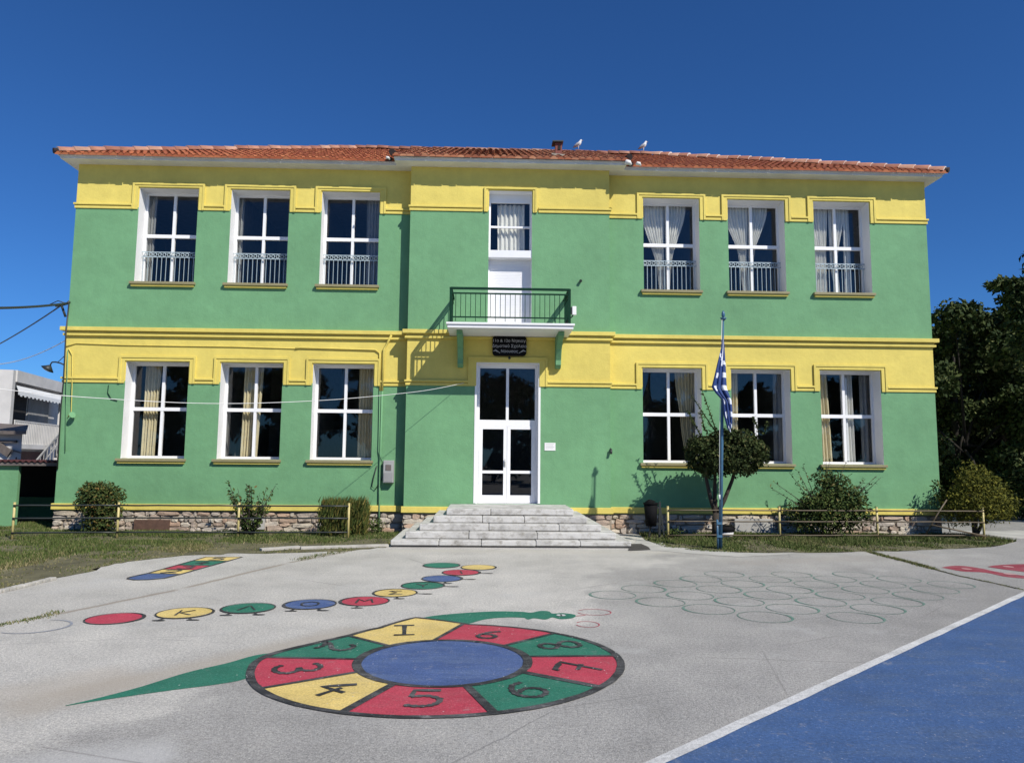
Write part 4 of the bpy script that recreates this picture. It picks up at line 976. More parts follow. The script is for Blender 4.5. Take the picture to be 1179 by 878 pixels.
# corner street lamp
lp=thing('wall_lamp','dark swan neck lamp reaching out from the left corner of the school','lamp',tuple(PY(73,420,YW)))
mb=MB(); yl=YW-.05; mb.tube([wp(74,420,yl),wp(70,418,yl),wp(64,416.6,yl),wp(60,416.8,yl),wp(58.3,419,yl),wp(58,421,yl)],.018,8); mb.tube([wp(75,409,yl),wp(68,415.5,yl),wp(66,417,yl)],.010,6); mb.build('arm',M['iron'],lp)
mb=MB(); mb.tube([wp(57.8,420.5,yl),wp(56.8,422,yl),wp(54.5,425,yl)],[.03,.07,.16],14,cap=True); mb.build('lamp_shade',M['iron'],lp)
mb=MB(); q0=Vector(wp(54.5,425,yl)); q1=Vector(wp(53.8,426,yl)); mb.tube([q0,q1],[.12,.10],12); mb.build('lens',M['white'],lp)
# small fixtures on the right part of the central block
p=PY(668.5,323.5,YC); mb=MB(); mb.tube([(p.x,YC,p.z+.02),(p.x,YC-.05,p.z+.01)],.02,8); mb.tube([(p.x,YC-.03,p.z),(p.x-.01,YC-.09,p.z-.02)],.038,10); tag(mb.build('security_camera',M['iron']),'tiny dark camera on the green wall right of the balcony','camera')
p=PY(703,519,YC); mb=MB(); mb.tube([(p.x,YC,p.z+.06),(p.x,YC-.05,p.z+.03)],.02,8); mb.tube([(p.x,YC-.05,p.z+.04),(p.x,YC-.09,p.z-.07)],[.035,.03],10); tag(mb.build('wall_fitting',M['iron']),'tiny dark fitting on the corner of the projecting middle wall','wall fitting')
fl=thing('floodlight','small white floodlight on a bent arm at the right end of the balcony','floodlight',(2.02,by+.2,5.1))
mb=MB(); yf=by+.12; mb.tube([wp(651,376,yf),wp(652,370,yf),wp(656,367,yf),wp(659,364,yf),wp(660.5,360,yf)],.016,8); mb.build('arm',M['iron'],fl)
p=PY(661,358,yf); mb=MB(); mb.box(p.x-.05,p.x+.05,yf-.05,yf+.05,p.z-.10,p.z+.11); mb.build('housing',M['white'],fl,bevel=.01); mb=MB(); mb.box(p.x-.075,p.x-.051,yf-.045,yf+.045,p.z-.08,p.z+.09); mb.build('glass',M['iron'],fl)

# wires ---------------------------------------------------------------
def wire(name,pts,r,mat,lab):
    mb=MB(); mb.tube(pts,r,6); return tag(mb.build(name,mat),lab,'wire')
pts=[]
keys=[(-.62,18.66,3.77),(-1.37,17.85,3.52),(-2.1,17.0,3.33),(-3.4,15.5,3.05),(-4.9,13.75,2.83),(-6.2,12.25,2.78),(-7.3,11.0,2.83),(-9.4,8.6,3.1)]
for i in range(len(keys)-1):
    for j in range(8):
        p=[Vector(keys[max(0,min(len(keys)-1,i+k))]) for k in (-1,0,1,2)]; t=j/8
        pts.append(.5*((2*p[1])+(-p[0]+p[2])*t+(2*p[0]-5*p[1]+4*p[2]-p[3])*t*t+(-p[0]+3*p[1]-3*p[2]+p[3])*t**3))
wire('overhead_wire',pts,.0055,M['cable_w'],'thin white wire sagging in front of the left wing from above the door')
def sag(a,b_,s,n=14): a=Vector(a);b_=Vector(b_); return [a.lerp(b_,i/n)+Vector((0,0,-s*4*(i/n)*(1-i/n))) for i in range(n+1)]
e=Vector(wp(78,349,YW-.03))
wire('overhead_cable',sag(e,PY(-40,354,YW-4),.05),.028,M['iron'],'thick black service cable reaching the school corner from the left edge')
wire('overhead_cable',sag(e-Vector((.15,0,.05)),PY(-40,415,YW+6),.1),.018,M['iron'],'black cable sloping down leftward below the thick service cable')
wire('overhead_wire',sag(Vector(wp(75,392,YW-.05)),PY(-30,418,YW+5),.25),.012,M['cable_w'],'faint pale wire dropping left from the corner of the yellow band')
mb=MB(); 
mb.tube([e+Vector((.04,0,.05)),e,e-Vector((.2,0,.06)),e-Vector((.3,0,.07))],.035,7); mb.tube([e-Vector((.15,0,.06)),e-Vector((.03,0,.35))],.03,7); mb.tube([e-Vector((.05,0,0)),e-Vector((.25,0,-.06)),e-Vector((.45,0,.04))],.012,6)
tag(mb.build('cable_bracket',M['iron']),'dark bracket holding the service cable at the left corner of the school','bracket')

# fences --------------------------------------------------------------
def fence(name,lab,posts,h,rails,pm,rm,rr):
    t=thing(name,lab,'fence',(posts[0][0],posts[0][1],0))
    for x,y in posts:
        mb=MB(); mb.tube([(x,y,-.05),(x,y,h)],.027,8); mb.tube([(x,y,h),(x,y,h+.012)],[.030,.030],8); mb.build('post',pm,t)
    for z in rails:
        for (a,b_) in zip(posts,posts[1:]):
            n=6; mb=MB(); mb.tube([(a[0]+(b_[0]-a[0])*i/n,a[1]+(b_[1]-a[1])*i/n-.04,z+.012*noise.noise((a[0]+i,z*5,0))) for i in range(n+1)],rr,7); mb.build('rail',rm,t)
    return t
fence('tube_fence','low fence of dark rails on yellow posts left of the steps',[(-10.52,17.0),(-8.38,17.3),(-5.72,17.45),(-3.22,17.55)],.80,(.74,.46,.14),M['post_y'],M['iron'],.019)
frt=fence('tube_fence','low fence of rusty rails on yellow posts right of the steps',[(4.26,17.5),(6.98,17.65),(9.40,17.75),(12.05,17.8)],.78,(.70,.44,.12),M['post_y'],M['rail_r'],.016)
mb=MB(); mb.tube([PY(1066,615,17.75),PY(1079,592,17.75),PY(1090,575,17.75)],.018,7); mb.tube([PY(1072,604,17.7),PY(1135,617,17.7)],.02,7); mb.build('broken_rail',M['rail_r'],frt)

# flag pole and flag -----------------------------------------------------
fp=thing('flagpole','slim blue flagpole with a finial standing at the edge of the right lawn','flagpole',(4.96,15.8,0))
top=Vector((5.13,15.8,4.98)); bs=Vector((4.96,15.8,0))
mb=MB(); mb.tube([bs,bs.lerp(top,.5),top],[.042,.036,.018],10); mb.build('pole',M['bluepole'],fp)
mb=MB(); mb.tube([top+Vector((0,0,-.07)),top+Vector((0,0,-.02)),top+Vector((0,0,0))],[.02,.065,.07],12); mb.tube([top,top+Vector((0,0,.05)),top+Vector((0,0,.11)),top+Vector((0,0,.16))],[.02,.04,.035,.01],10); mb.build('finial',M['bluepole'],fp)
mb=MB(); mb.tube([(4.90,15.78,0),(4.90,15.78,.62)],.022,8); mb.box(4.88,4.99,15.74,15.80,.25,.30); mb.box(4.88,4.99,15.74,15.80,.52,.57); mb.build('pole_stub',M['bluepole'],fp)
mb=MB(); mb.tube([top+Vector((-.04,-.03,-.05)),top.lerp(bs,.5)+Vector((-.06,-.03,0)),top.lerp(bs,.78)+Vector((-.045,-.03,0))],.006,5); mb.tube([top.lerp(bs,.78)+Vector((-.05,-.05,.05)),top.lerp(bs,.78)+Vector((-.05,-.05,-.05))],.02,6); mb.build('halyard',M['cable_w'],fp)
# draped flag: cloth hangs from the hoist, three deep folds
KEY=[(0,-.012,.012),(.10,-.05,.03),(.30,-.16,.06),(.54,-.28,.08),(.60,-.20,.12),(.68,-.05,.17),(.85,-.02,.19),(1.0,.05,.17)]
FT=Vector((5.10,15.76,4.52)); FH=2.0
def flagpt(t,s_):
    for (t0,l0,r0),(t1,l1,r1) in zip(KEY,KEY[1:]):
        if t0<=t<=t1+1e-9: k=(t-t0)/(t1-t0); L_=l0+(l1-l0)*k; R_=r0+(r1-r0)*k; break
    fold=.5-.5*math.cos(s_*math.pi*5); x=L_+(R_-L_)*(s_*.72+.28*fold)
    y=-.02-.085*math.sin(s_*math.pi*5+.6)*min(1,t*2.2)-.03*math.sin(t*7+s_*3)*t
    z=-FH*t-.10*s_*t*(1-t)+.05*math.sin(s_*9)*t*t
    px_=.03*t*0
    return FT+Vector((x-.02*t,y,z))
fm=MB(); nu,nv=60,70
for j in range(nv+1):
    for i in range(nu+1): fm.v.append(tuple(flagpt(j/nv,i/nu)))
for j in range(nv):
    for i in range(nu):
        q=j*(nu+1)+i; t=(j+.5)/nv; s_=(i+.5)/nu; st=t*8.2-s_*2.6+.35*math.sin(s_*7)
        blue=(st%1.2)<.70 or s_<.06 or (.42<s_<.56 and t<.9)
        if t<.30: blue=not (abs(s_-.55)<.09 or .16<t-.1*s_<.20)
        fm.f.append((q,q+1,q+nu+2,q+nu+1)); fm.mi.append(0 if blue else 1); fm.sm.append(True)
fo=fm.build('flag',[M['flagb'],M['flagw']]); tag(fo,'blue and white striped flag hanging limp from the flagpole','flag')

# bin on a post, tyre planter -------------------------------------------
bn=thing('litter_bin','dark litter bin hung on a frame between the steps and the fence','litter bin',(4.13,18.05,0))
mb=MB(); bxx,byy=3.98,18.05
mb.tube([(bxx,byy,.28),(bxx,byy,.80)],[.13,.17],14); mb.build('bucket',M['black'],bn)
mb=MB(); mb.tube([(bxx,byy,.80),(bxx,byy,.84)],[.185,.185],14); mb.tube([(bxx-.02,byy,.84),(bxx-.03,byy,.88),(bxx-.03,byy,.92)],[.15,.10,.02],12); mb.build('lid',M['black'],bn)
mb=MB(); mb.bar((bxx+.20,byy,0),(bxx+.22,byy,.86),.045); mb.bar((bxx+.32,byy,0),(bxx+.22,byy,.8),.035); mb.bar((bxx-.05,byy+.02,.0),(bxx,byy,.3),.035); mb.bar((bxx+.15,byy,.72),(bxx+.23,byy,.72),.05); mb.bar((bxx+.1,byy,.33),(bxx+.24,byy,.33),.05); mb.build('stand',M['iron'],bn)
p=PZ(833,612.5); ty=thing('tyre_planter','old tyre with a pale rim lying at the foot of the round tree','tyre',(p.x,18.1,0))
mb=MB(); cxx=PY(833,606,18.1).x; R0_,r0_=.19,.085; n1,n2=20,10
for i in range(n1):
    for k in range(n2): a=2*math.pi*i/n1; b_=2*math.pi*k/n2; mb.v.append((cxx+(R0_+r0_*math.cos(b_))*math.cos(a),18.1+(R0_+r0_*math.cos(b_))*math.sin(a),.22+r0_*math.sin(b_)))
for i in range(n1):
    for k in range(n2): mb.f.append((i*n2+k,((i+1)%n1)*n2+k,((i+1)%n1)*n2+(k+1)%n2,i*n2+(k+1)%n2)); mb.mi.append(0); mb.sm.append(True)
mb.build('tyre',M['black'],ty)
mb=MB(); mb.tube([(cxx,18.1,0),(cxx,18.1,.20)],[.22,.24],18); mb.build('rim',M['nwhite'],ty)

# vegetation ------------------------------------------------------------
def leaves(mb,blobs,n,size,mi=0,shell=.55,droop=0,rnd=random,aspect=.55,lift=.5):
    tot=sum(b[3]*b[4]*b[5] for b in blobs); acc=[]
    for b in blobs: acc.append(b[3]*b[4]*b[5]/tot)
    for b,wt in zip(blobs,acc):
        for _ in range(int(n*wt)):
            while True:
                d=Vector((rnd.gauss(0,1),rnd.gauss(0,1),rnd.gauss(0,1)))
                if d.length>1e-3: break
            d.normalize(); r=(shell+(1-shell)*rnd.random()**.6)*rnd.uniform(.9,1.06)
            wob=1+.22*noise.noise((d.x*2.2+b[0],d.y*2.2+b[1],d.z*2.2+b[2]))
            p=Vector((b[0]+d.x*b[3]*r*wob,b[1]+d.y*b[4]*r*wob,b[2]+d.z*b[5]*r*wob))
            if p.z<.02: continue
            nn=(d*lift+Vector((rnd.gauss(0,.6),rnd.gauss(0,.6),rnd.gauss(0,.6)+.35))).normalized()
            t=nn.cross(Vector((rnd.gauss(0,1),rnd.gauss(0,1),rnd.gauss(0,1)-droop))).normalized(); s_=size*rnd.uniform(.6,1.35); bt=nn.cross(t)*s_*aspect; t=t*s_
            mid=p+t*.5+nn*s_*.08
            mb.face([p,mid+bt*.5,p+t,mid-bt*.5],mi)
def limbs(mb,base,ends,r0,mi=0,fork=.45):
    base=Vector(base)
    for e_ in ends:
        e_=Vector(e_); m1=base.lerp(e_,fork)+Vector((random.uniform(-.05,.05),random.uniform(-.05,.05),.05))*(e_-base).length
        mb.tube([base,m1,e_],[r0,r0*.65,r0*.2],7)
def plant(name,lab,cat,loc,blobs,n,size,mat,ends,r0,group=None,fname='crown',tname='trunk',**kw):
    t=thing(name,lab,cat,loc,group); mb=MB(); leaves(mb,blobs,n,size,**kw); mb.build(fname,mat,t)
    tb=MB(); limbs(tb,loc,ends,r0); tb.build(tname,M['bark'],t); return t
# round clipped tree
tx,ty_=5.50,17.85
c1=PY(815,524,17.8); c2=PY(855,521,17.8); cl=[(c1.x,17.8,c1.z,.52,.55,.50),(c2.x,17.8,c2.z,.58,.6,.52),((c1.x+c2.x)/2,17.75,c2.z+.04,.6,.6,.55)]; ex=[(5.74+.72*math.cos(a),17.8+.45*math.sin(a)-.1,2.0+.27*math.sin(a*2.3),.29,.3,.22) for a in [i*.7 for i in range(9)]]
t=thing('round_tree','dark green clipped ball tree on bare forked stems in front of the right wing','tree',(tx,ty_,0))
mb=MB(); leaves(mb,cl,9500,.085,shell=.72,aspect=.6); leaves(mb,ex,3600,.08,shell=.45,aspect=.6)
for a,b_ in (((826,500),(808,448)),((812,496),(806,474)),((824,497),(796,455)),((806,500),(793,474)),((880,500),(884,486)),((874,498),(868,480))):
    P0=PY(*a,17.7);P1=PY(*b_,17.7); mb.tube([P0,P1],[.016,.008],4)
    for k in range(30): q=P0.lerp(P1,k/29); d_=Vector((random.gauss(0,1),random.gauss(0,1),.5)).normalized()*.07; mb.face([q,q+d_*.5+Vector((.03,0,.015)),q+d_,q+d_*.5-Vector((.03,0,.015))])
mb.build('crown',M['leaf_dark'],t)
tb=MB(); tb.tube([(tx,ty_,0),(tx,ty_,.35),(tx+.02,ty_,.62)],[.095,.085,.08],9)
for e_ in ((-.20,0,1.35),(.02,.05,1.4),(.42,-.02,1.35)): tb.tube([(tx+.02,ty_,.55),(tx+e_[0]*.55,ty_+e_[1],.95),(tx+e_[0]*1.0,ty_+e_[1],1.4),(tx+e_[0]*1.4,ty_,1.95)],[.06,.05,.042,.03],8)
tb.build('trunk',M['bark'],t)
# big loose bush at right
c=PY(955,575,18.1); B0=[(c.x,18.1,.62,.80,.55,.60),(c.x-.35,18.0,.85,.45,.4,.38),(c.x+.2,18.1,1.22,.46,.4,.36),(c.x-.1,18.1,1.45,.3,.3,.26),(c.x+.55,18.0,.95,.36,.35,.3),(c.x-.75,18.1,.55,.35,.35,.40),(c.x+.65,18.0,.62,.35,.35,.35)]
t=thing('wide_bush','wide shaggy dark green bush under the right end windows','bush',(c.x,18.1,0))
mb=MB(); leaves(mb,B0,6800,.10,shell=.25,aspect=.4)
sh_=MB()
for k in range(26):
    a=random.uniform(-1.25,1.25); L=random.uniform(1.05,1.75); p0=Vector((c.x+random.uniform(-.3,.3),18.05,.35)); p1=p0+Vector((math.sin(a)*L,random.uniform(-.35,.2),math.cos(a)*L*.95))
    sh_.tube([p0,p0.lerp(p1,.5)+Vector((0,0,.06)),p1],[.018,.01,.004],5)
    for j in range(18): q=p0.lerp(p1,.35+.65*j/17); d_=Vector((random.gauss(0,1),random.gauss(0,1),random.gauss(.3,.6))).normalized()*random.uniform(.07,.12); s_=d_.cross(Vector((0,.3,1))).normalized()*.02; mb.face([q,q+d_*.5+s_,q+d_,q+d_*.5-s_])
mb.build('crown',M['leaf_mid'],t); sh_.build('stems',M['bark'],t)
# olive coloured small tree at the right corner
c=PY(1125,572,18.3); tt=PZ(1114,620); B0=[(c.x,18.3,.95,.82,.7,.68),(c.x+.45,18.2,.85,.5,.5,.45),(c.x-.45,18.4,.75,.5,.5,.45),(c.x-.05,18.3,1.45,.48,.45,.46),(c.x+.35,18.3,1.25,.4,.4,.35)]
plant('small_tree','small olive green tree leaning at the right corner of the school','tree',(12.15,18.3,0),B0,9000,.085,M['leaf_olive'],[(c.x-.2,18.3,1.2),(c.x+.4,18.3,1.1),(c.x+.05,18.2,1.5)],.05,shell=.25,aspect=.35)
# ivy like twigs hanging at wall corner
mb=MB()
for px,py in ((1079,556),(1076,560),(1083,562),(1078,572),(1074,578),(1083,570),(1088,580),(1084,590),(1092,598)):
    q=PY(px,py,18.6); leaves(mb,[(q.x,q.y,q.z,.10,.08,.10)],22,.08)
tw=MB(); tw.tube([PY(1094,612,18.6),PY(1088,585,18.6),PY(1080,560,18.6)],[.015,.01,.005],5); th=thing('leafy_twig','sparse leafy sapling against the right corner of the wall','sapling',tuple(PY(1094,616,18.6))); mb.build('leaves',M['leaf_mid'],th); tw.build('stem',M['bark'],th)
# left round bush
c=PY(115,583,18.2); B0=[(c.x,18.2,.80,.55,.5,.46),(c.x-.1,18.1,.95,.38,.35,.30),(c.x+.15,18.2,.45,.36,.35,.40),(c.x-.05,18.1,.25,.30,.3,.22)]
plant('round_bush','rounded green bush with rusty flecks near the left corner of the school','bush',(c.x,18.2,0),B0,5200,.075,M['leaf_rust'],[(c.x-.2,18.2,.8),(c.x+.2,18.2,.8),(c.x,18.1,1.0)],.04,shell=.45,aspect=.55,fname='crown',tname='stems')
# sparse rose bush
c=PY(287,590,18.0); t=thing('rose_bush','sparse twiggy rose bush between the two left lawn posts','bush',(c.x,18.0,0)); lf=MB(); tb=MB()
for k in range(24):
    a=random.uniform(-1.1,1.1); L=random.uniform(.6,1.3); p0=Vector((c.x+random.uniform(-.12,.12),18,0)); p1=p0+Vector((math.sin(a)*L*.62,random.uniform(-.2,.2),L)); m_=p0.lerp(p1,.5)+Vector((random.uniform(-.05,.05),0,0)); tb.tube([p0,m_,p1],[.014,.010,.005],5)
    for j in range(22):
        s=.2+.8*random.random(); q=p0.lerp(p1,s); leaves(lf,[(q.x,q.y,q.z,.07,.07,.06)],2,.085)
lf.build('leaves',M['leaf_mid'],t); tb.build('stems',M['bark'],t)
# low conifer hedge
c=PY(396,592,18.15); t=thing('conifer_hedge','low yellowish green conifer hedge by the last left fence post','hedge',(c.x,18.15,0)); lf=MB(); tb=MB()
for k in range(5200):
    x=c.x+random.uniform(-.58,.58); y=18.15+random.uniform(-.32,.32); hmax=.78+.10*noise.noise((x*5,y*5,0)); z=random.uniform(.02,hmax); 
    if abs(x-c.x)>.5 and random.random()<.5: continue
    a=random.gauss(0,.35); L=random.uniform(.10,.24); tip=Vector((x+math.sin(a)*L*.6+.04,y+random.gauss(0,.05),min(z+L,hmax+.16))); w_=Vector((random.uniform(-1,1),random.uniform(-1,1),0)).normalized()*.012
    lf.face([(x-w_.x,y-w_.y,z),(x+w_.x,y+w_.y,z),tuple(tip)])
lf.build('sprays',M['leaf_conifer'],t)
for k in range(5): tb.tube([(c.x-.4+.2*k,18.15,0),(c.x-.42+.21*k,18.15,.7)],[.02,.008],5)
tb.build('stems',M['bark'],t)
# weeds by the wall foot
def weedclump(px,py,y,n,h,lab):
    c=PY(px,py,y); mb=MB(); leaves(mb,[(c.x,y,h*.5,.22,.15,h*.5)],n,.08,shell=.2,aspect=.35); tag(mb.build('weed_clump',M['leaf_mid']),lab,'weeds')
weedclump(432,614,18.5,260,.42,'tuft of weeds at the wall under the meter box'); weedclump(413,614,18.6,180,.3,'low weeds between the conifer hedge and the pipe')
weedclump(776,618,17.6,260,.28,'grassy tuft round the first post of the right fence')

# background trees
def bgtree(x,y,h,w_,seed,lab,n=15000,leaf=.19,mat='leaf_bg',low=.1,blobs=None):
    rn=random.Random(seed); t=thing('broadleaf_tree',lab,'tree',(x,y,0),'dark trees right of the school' if y>0 else 'row of trees across the yard'); bl=[]
    for k in range(blobs or 46):
        f=rn.random(); z=h*(low+(1-low)*f**.85); r=w_*(1-.55*abs(f-.42)**1.3)*math.sqrt(rn.random())*.95; a=rn.uniform(0,6.28)
        s=rn.uniform(.17,.30)*w_*1.05; bl.append((x+r*math.cos(a),y+r*math.sin(a),min(z,h-s*.6),s,s,s*.72))
    mb=MB(); leaves(mb,bl,int(n*2.4),leaf,rnd=rn,shell=.25,aspect=.62); mb.build('crown',M[mat],t)
    tb=MB(); tb.tube([(x,y+.6,-.1),(x+.1,y+.6,h*.25),(x+.05,y+.5,h*.55),(x,y+.3,h*.8)],[.20,.16,.11,.04],9)
    for k in range(9): b=bl[k]; s_=Vector((x+.06,y,h*rn.uniform(.2,.5))); tb.tube([s_,s_.lerp(Vector(b[:3]),.5)+Vector((0,0,.25)),Vector(b[:3])],[.06,.04,.02],6)
    tb.build('trunk',M['bark_dark'],t)
bgtree(17.7,27.0,7.5,2.9,11,'dark leafy tree directly behind the right corner of the school',17000,low=.02)
bgtree(20.6,28.5,8.0,3.2,12,'tall dark tree in the middle of the group right of the school',20000,low=.02)
bgtree(24.4,28.0,8.2,3.1,13,'dark tree at the right edge of the picture',16000,low=.02)
bgtree(22.2,34.5,8.6,3.6,14,'dark tree standing behind the others at the right',16000,leaf=.24)
bgtree(27.6,33.0,8.8,3.8,15,'large dark tree beyond the right edge group',12000,leaf=.24)
bgtree(16.6,35.5,7.8,3.2,16,'dark tree half hidden by the right end of the school',12000,leaf=.24)
bgtree(21.0,40.0,7.5,5.5,17,'dark far tree closing the gaps low behind the right group',14000,leaf=.3,low=.0)
bgtree(28.5,40.5,7.5,5.5,18,'dark far tree low beyond the right edge of the yard',10000,leaf=.3,low=.0)
for k,(x,y,h,w_) in enumerate(((-35,-26,9,4.5),(-26,-28,10,4.5),(-17,-24,9,4.2),(-8.5,-27,10,4.5),(.5,-25,9,4.2),(9,-28,10,4.6),(18,-30,9.5,4.5),(27,-29,10,4.6),(36,-31,10,4.8))):
    t=bgtree(x,y,h,w_,30+k,'tree of the row across the yard facing the school',3600,leaf=.5,low=.03); 
# nearer branch reaching in from the right
t=thing('overhanging_tree','nearer tree whose leafy branches reach into the sky at the right edge','tree',(20.2,20.5,0)); lf=MB(); tb=MB()
tb.tube([(20.2,20.5,0),(20.0,20.5,3),(19.7,20.5,5.5),(19.4,20.4,7.3)],[.3,.25,.17,.06],9)
for (px,py,rx,rz) in ((1178,332,.55,.22),(1160,328,.42,.15),(1150,326,.22,.09),(1172,350,.45,.16),(1166,343,.35,.12),(1184,362,.5,.2),(1174,372,.3,.13),(1190,345,.6,.35),(1195,385,.6,.4),(1182,392,.35,.15),(1205,420,.8,.6)):
    q=PY(px,py,20.3); leaves(lf,[(q.x,20.3,q.z,rx,.55,rz)],int(420*rx*2.2),.17,shell=.2,aspect=.5); tb.tube([(19.75,20.5,5.2),((19.7+q.x)/2,20.4,(5.2+q.z)/2+.35),(q.x,20.3,q.z)],[.07,.045,.012],6)
rn=random.Random(77)
leaves(lf,[(17.0+rn.uniform(0,5.6),20.5+rn.uniform(-1.6,1.6),5.6+rn.uniform(-.6,2.6),rn.uniform(.7,1.1),rn.uniform(.7,1.1),rn.uniform(.5,.8)) for _ in range(20)],11000,.19,rnd=rn,shell=.25,aspect=.55)
lf.build('crown',M['leaf_bg'],t); tb.build('trunk',M['bark'],t)
# low bushes under the trees
for i,(px,py,w_,h_,mt,lab) in enumerate(((1180,565,.8,.85,'leaf_dark','dark green shrub growing under the right edge trees'),(1155,590,.7,.55,'leaf_mid','low green shrub behind the small olive tree'))):
    q=PY(px,py,24.5); plant('shrub',lab,'shrub',(q.x,24.5,0),[(q.x,24.5,h_*1.0,w_,w_*.8,h_),(q.x+.5,24.6,h_*1.4,w_*.6,w_*.6,h_*.6)],3600,.14,M[mt],[(q.x-.3,24.5,h_),(q.x+.3,24.5,h_)],.05,shell=.3,fname='crown',tname='stems')
# pale path and low wall under the trees at the right
sheet('path',ragged([(13.2,18.2),(13.0,20.2),(30,22.5),(30,19.0)],4,.25),.004,M['slab'])

# left: sheds and neighbour house ---------------------------------------
gs=thing('green_shed','low green painted shed with rusty corrugated roof beside the school','shed',(-13,21,0))
mb=MB(); zr=1.72; mb.box(-16.5,-12.34,20.0,20.1,0,zr-.06); mb.build('wall',M['green'],gs)
mb=MB(); mb.box(-15,-11.0,22.6,22.75,0,.62); mb.build('low_wall',M['dkgreen'],gs) if False else mb.build('low_wall',M['green'],gs)
mb=MB(); mb.box(-15,-10.8,23.0,23.1,0,zr)
for k in range(9): mb.box(-12.6+.2*k,-12.5+.2*k,22.97,22.999,.6,zr-.1)
mb.build('back_panel',M['ndark'],gs)
mb=MB(); n=220; x0,x1=-16.5,-10.95
for k in range(n):
    xa=x0+(x1-x0)*k/n; xb=x0+(x1-x0)*(k+1)/n; za=.022*math.sin(k*1.05); zb_=.022*math.sin((k+1)*1.05)
    mb.face([(xa,19.86,zr+za),(xb,19.86,zr+zb_),(xb,23.4,zr-.10+zb_),(xa,23.4,zr-.10+za)]); mb.face([(xa,19.86,zr+za-.035),(xa,19.86,zr+za),(xb,19.86,zr+zb_),(xb,19.86,zr+zb_-.035)][::-1])
mb.build('roof',M['rust'],gs)
mb=MB(); mb.box(-16.5,-11.0,19.90,19.98,zr-.14,zr-.05); mb.build('roof_beam',M['woodgrey'],gs)
ws=thing('whitewashed_shed','small whitewashed shed with a sloping dark roof behind the green shed','shed',(-16.5,24,0))
mb=MB(); a=PY(0,500,24.5);b_=PY(26,500,24.5); zt=PY(10,497,24.5).z; k=25.7/24.5
for P4 in (((a.x-3,24.5),(b_.x,24.5)),((b_.x,24.5),(b_.x*k,25.7)),((b_.x*k,25.7),(a.x-3,25.7)),((a.x-3,25.7),(a.x-3,24.5))):
    (x0,y0),(x1,y1)=P4; mb.face([(x0,y0,0),(x1,y1,0),(x1,y1,zt),(x0,y0,zt)])
mb.build('wall',M['nwhite'],ws)
mb=MB(); p0=PY(-30,487,24.2);p1=PY(31,490,24.2); pr=PY(33,489,25.9); pl_=PY(-60,484,25.9); mb.face([(p0.x-3,24.2,zt+.02),(p1.x,24.2,zt+.02),tuple(pr),tuple(pl_)]); mb.face([(p0.x-3,24.2,zt-.08),(p1.x,24.2,zt-.08),(p1.x,24.2,zt+.02),(p0.x-3,24.2,zt+.02)]); mb.build('roof',M['woodgrey'],ws)
mb=MB(); q=PY(-5,505,24.4);r_=PY(18,508,24.4); mb.box(q.x,r_.x,24.40,24.499,r_.z-.03,r_.z+.04); mb.bar(PY(-4,512,24.42),PY(11,522,24.42),.05,.25); mb.bar(PY(8,516,24.42),PY(24,521,24.42),.03,.04); mb.bar(PY(17,535,24.42),PY(19,526,24.42),.03,.04); mb.build('leaning_boards',M['woodgrey'],ws)
nh=thing('neighbour_house','pale two storey house with balcony, awning and outside stairs left of the school','house',(-19,31,0))
hx=-17.75; mb=MB(); z_t=5.02
mb.box(-30,hx,28,28.25,0,z_t); mb.box(-30,hx-.12,38.5,38.7,0,z_t)
mb.box(-30,hx-.62,28.25,38.5,2.28,2.40); mb.box(-30,hx+.05,28.25,39,z_t-.42,z_t+.02); mb.box(hx-.6,hx-.5,28.25,38.5,0,z_t-.42)
mb.box(hx-.5,hx+.1,28.25,33.4,2.10,2.28); mb.box(hx-.12,hx,33.2,33.5,0,z_t-.42); mb.build('wall',M['nwhite'],nh)
mb=MB(); mb.box(hx-.499,hx-.46,28.5,30.7,2.45,4.45); mb.build('balcony_opening',M['ndark'],nh)
mb=MB()
for k in range(14): y0=30.9+.16*k; mb.box(hx-.499,hx-.47,y0,y0+.145,2.42,4.4)
mb.build('shutters',M['ngrey'],nh)
mb=MB(); n=26
for k in range(n):
    y0=28.3+5.0*k/n; y1=28.3+5.0*(k+1)/n; dz=.05*(k%2)
    mb.face([(hx+.02,y0,4.47),(hx+.02,y1,4.47),(hx+.10,y1,4.26),(hx+.10,y0,4.26)]); mb.face([(hx+.10,y0,4.26),(hx+.10,y1,4.26),(hx+.10,y1,4.12-dz),(hx+.10,y0,4.12-dz)])
mb.build('awning',M['white'],nh)
mb=MB(); mb.bar((hx+.05,28.3,3.15),(hx+.05,33.3,3.15),.04,.05)
for k in range(30): y0=28.35+4.9*k/29; mb.bar((hx+.05,y0,2.28),(hx+.05,y0,3.13),.03,.09)
mb.build('balcony_railing',M['nwhite'],nh)
mb=MB(); n=12
for k in range(n):
    y0=33.2-.36*k; z=2.28*(1-(k+1)/(n+1)); mb.box(hx+.2,hx+1.15,y0-.38,y0,z-.16,z)
mb.build('stairs',M['nwhite'],nh)
mb=MB(); p0=Vector((hx+.2,33.1,3.1));p1=Vector((hx+.2,28.9,.95)); mb.bar(p0,p1,.05,.06); mb.bar(p0-Vector((0,0,.45)),p1-Vector((0,0,.45)),.03,.04)
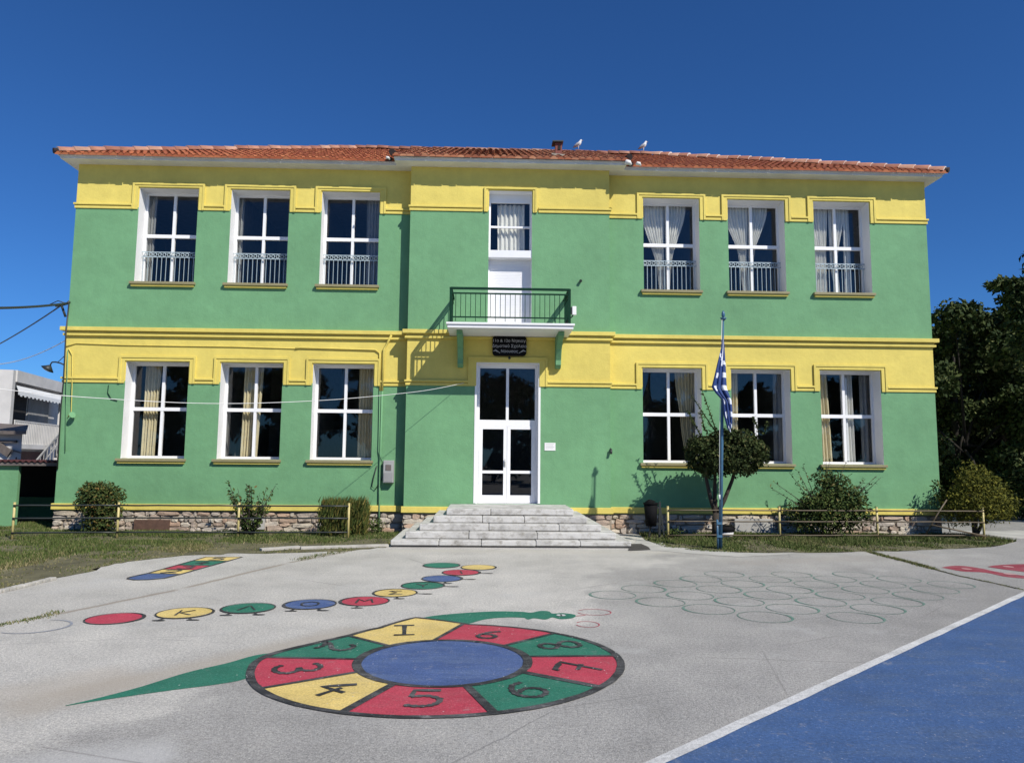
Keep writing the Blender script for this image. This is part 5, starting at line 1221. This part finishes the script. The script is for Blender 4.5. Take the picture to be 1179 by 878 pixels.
for k in range(13): c=p0.lerp(p1,k/12); mb.bar(c,c-Vector((0,0,.9)),.03,.03)
mb.build('stair_railing',M['ngrey'],nh)
mb=MB(); mb.tube([(hx+.15,33.2,2.3),(hx+.15,33.2,3.0),(hx+.12,33.2,3.55)],[.11,.09,.07],8); mb.build('door_pillar',M['curtain_c'],nh)
mb=MB(); mb.box(hx-.49,hx-.45,28.3,33.0,.1,2.0); mb.build('undercroft_shade',M['rust'],nh)  # dark panel painted in for the shade under the balcony

rotm=Matrix.Translation((hx,28,0))@Matrix.Rotation(R(11.5),4,'Z')@Matrix.Translation((-hx,-28,0))
for o in nh.children: o.data.transform(rotm)
# birds ------------------------------------------------------------------
def bird(p,lab,facing=1):
    t=thing('gull',lab,'bird',tuple(p),'gulls on the school roof'); t.scale=(.85,.85,.85); p=Vector(p); mb=MB(); f=facing
    sp=[(-.17,.10),(-.11,.14),(-.04,.18),(.03,.235),(.06,.29),(.075,.335),(.098,.36),(.125,.36)]; rd=[.01,.035,.065,.07,.052,.040,.038,.012]
    mb.tube([p+Vector((a*f,0,b_)) for a,b_ in sp],rd,10); 
    for yy in (-.025,.025): mb.tube([p+Vector((0,yy,.0)),p+Vector((.005,yy,.15))],.008,5)
    mb.build('body',M['birdw'],t)
    for yy in (-1,1):
        wm=MB(); wm.tube([p+Vector((.04*f,yy*.05,.24)),p+Vector((-.03*f,yy*.066,.20)),p+Vector((-.12*f,yy*.045,.14)),p+Vector((-.20*f,yy*.012,.08))],[.02,.055,.035,.006],8); wm.build('wing',M['birdg'],t)
    bk=MB(); bk.tube([p+Vector((.12*f,0,.358)),p+Vector((.165*f,0,.345))],[.012,.003],6); bk.build('beak',M['beak'],t)
q=PY(666,176,yr); bird((q.x,yr,RZ+.17),'gull with its tail to the left, standing on the ridge near the chimney',1)
q=PY(741,178,yr); bird((q.x,yr,RZ+.17),'gull standing on the ridge right of the middle block',1)

scene.render.engine='CYCLES'
scene.cycles.max_bounces=6; scene.cycles.transparent_max_bounces=12
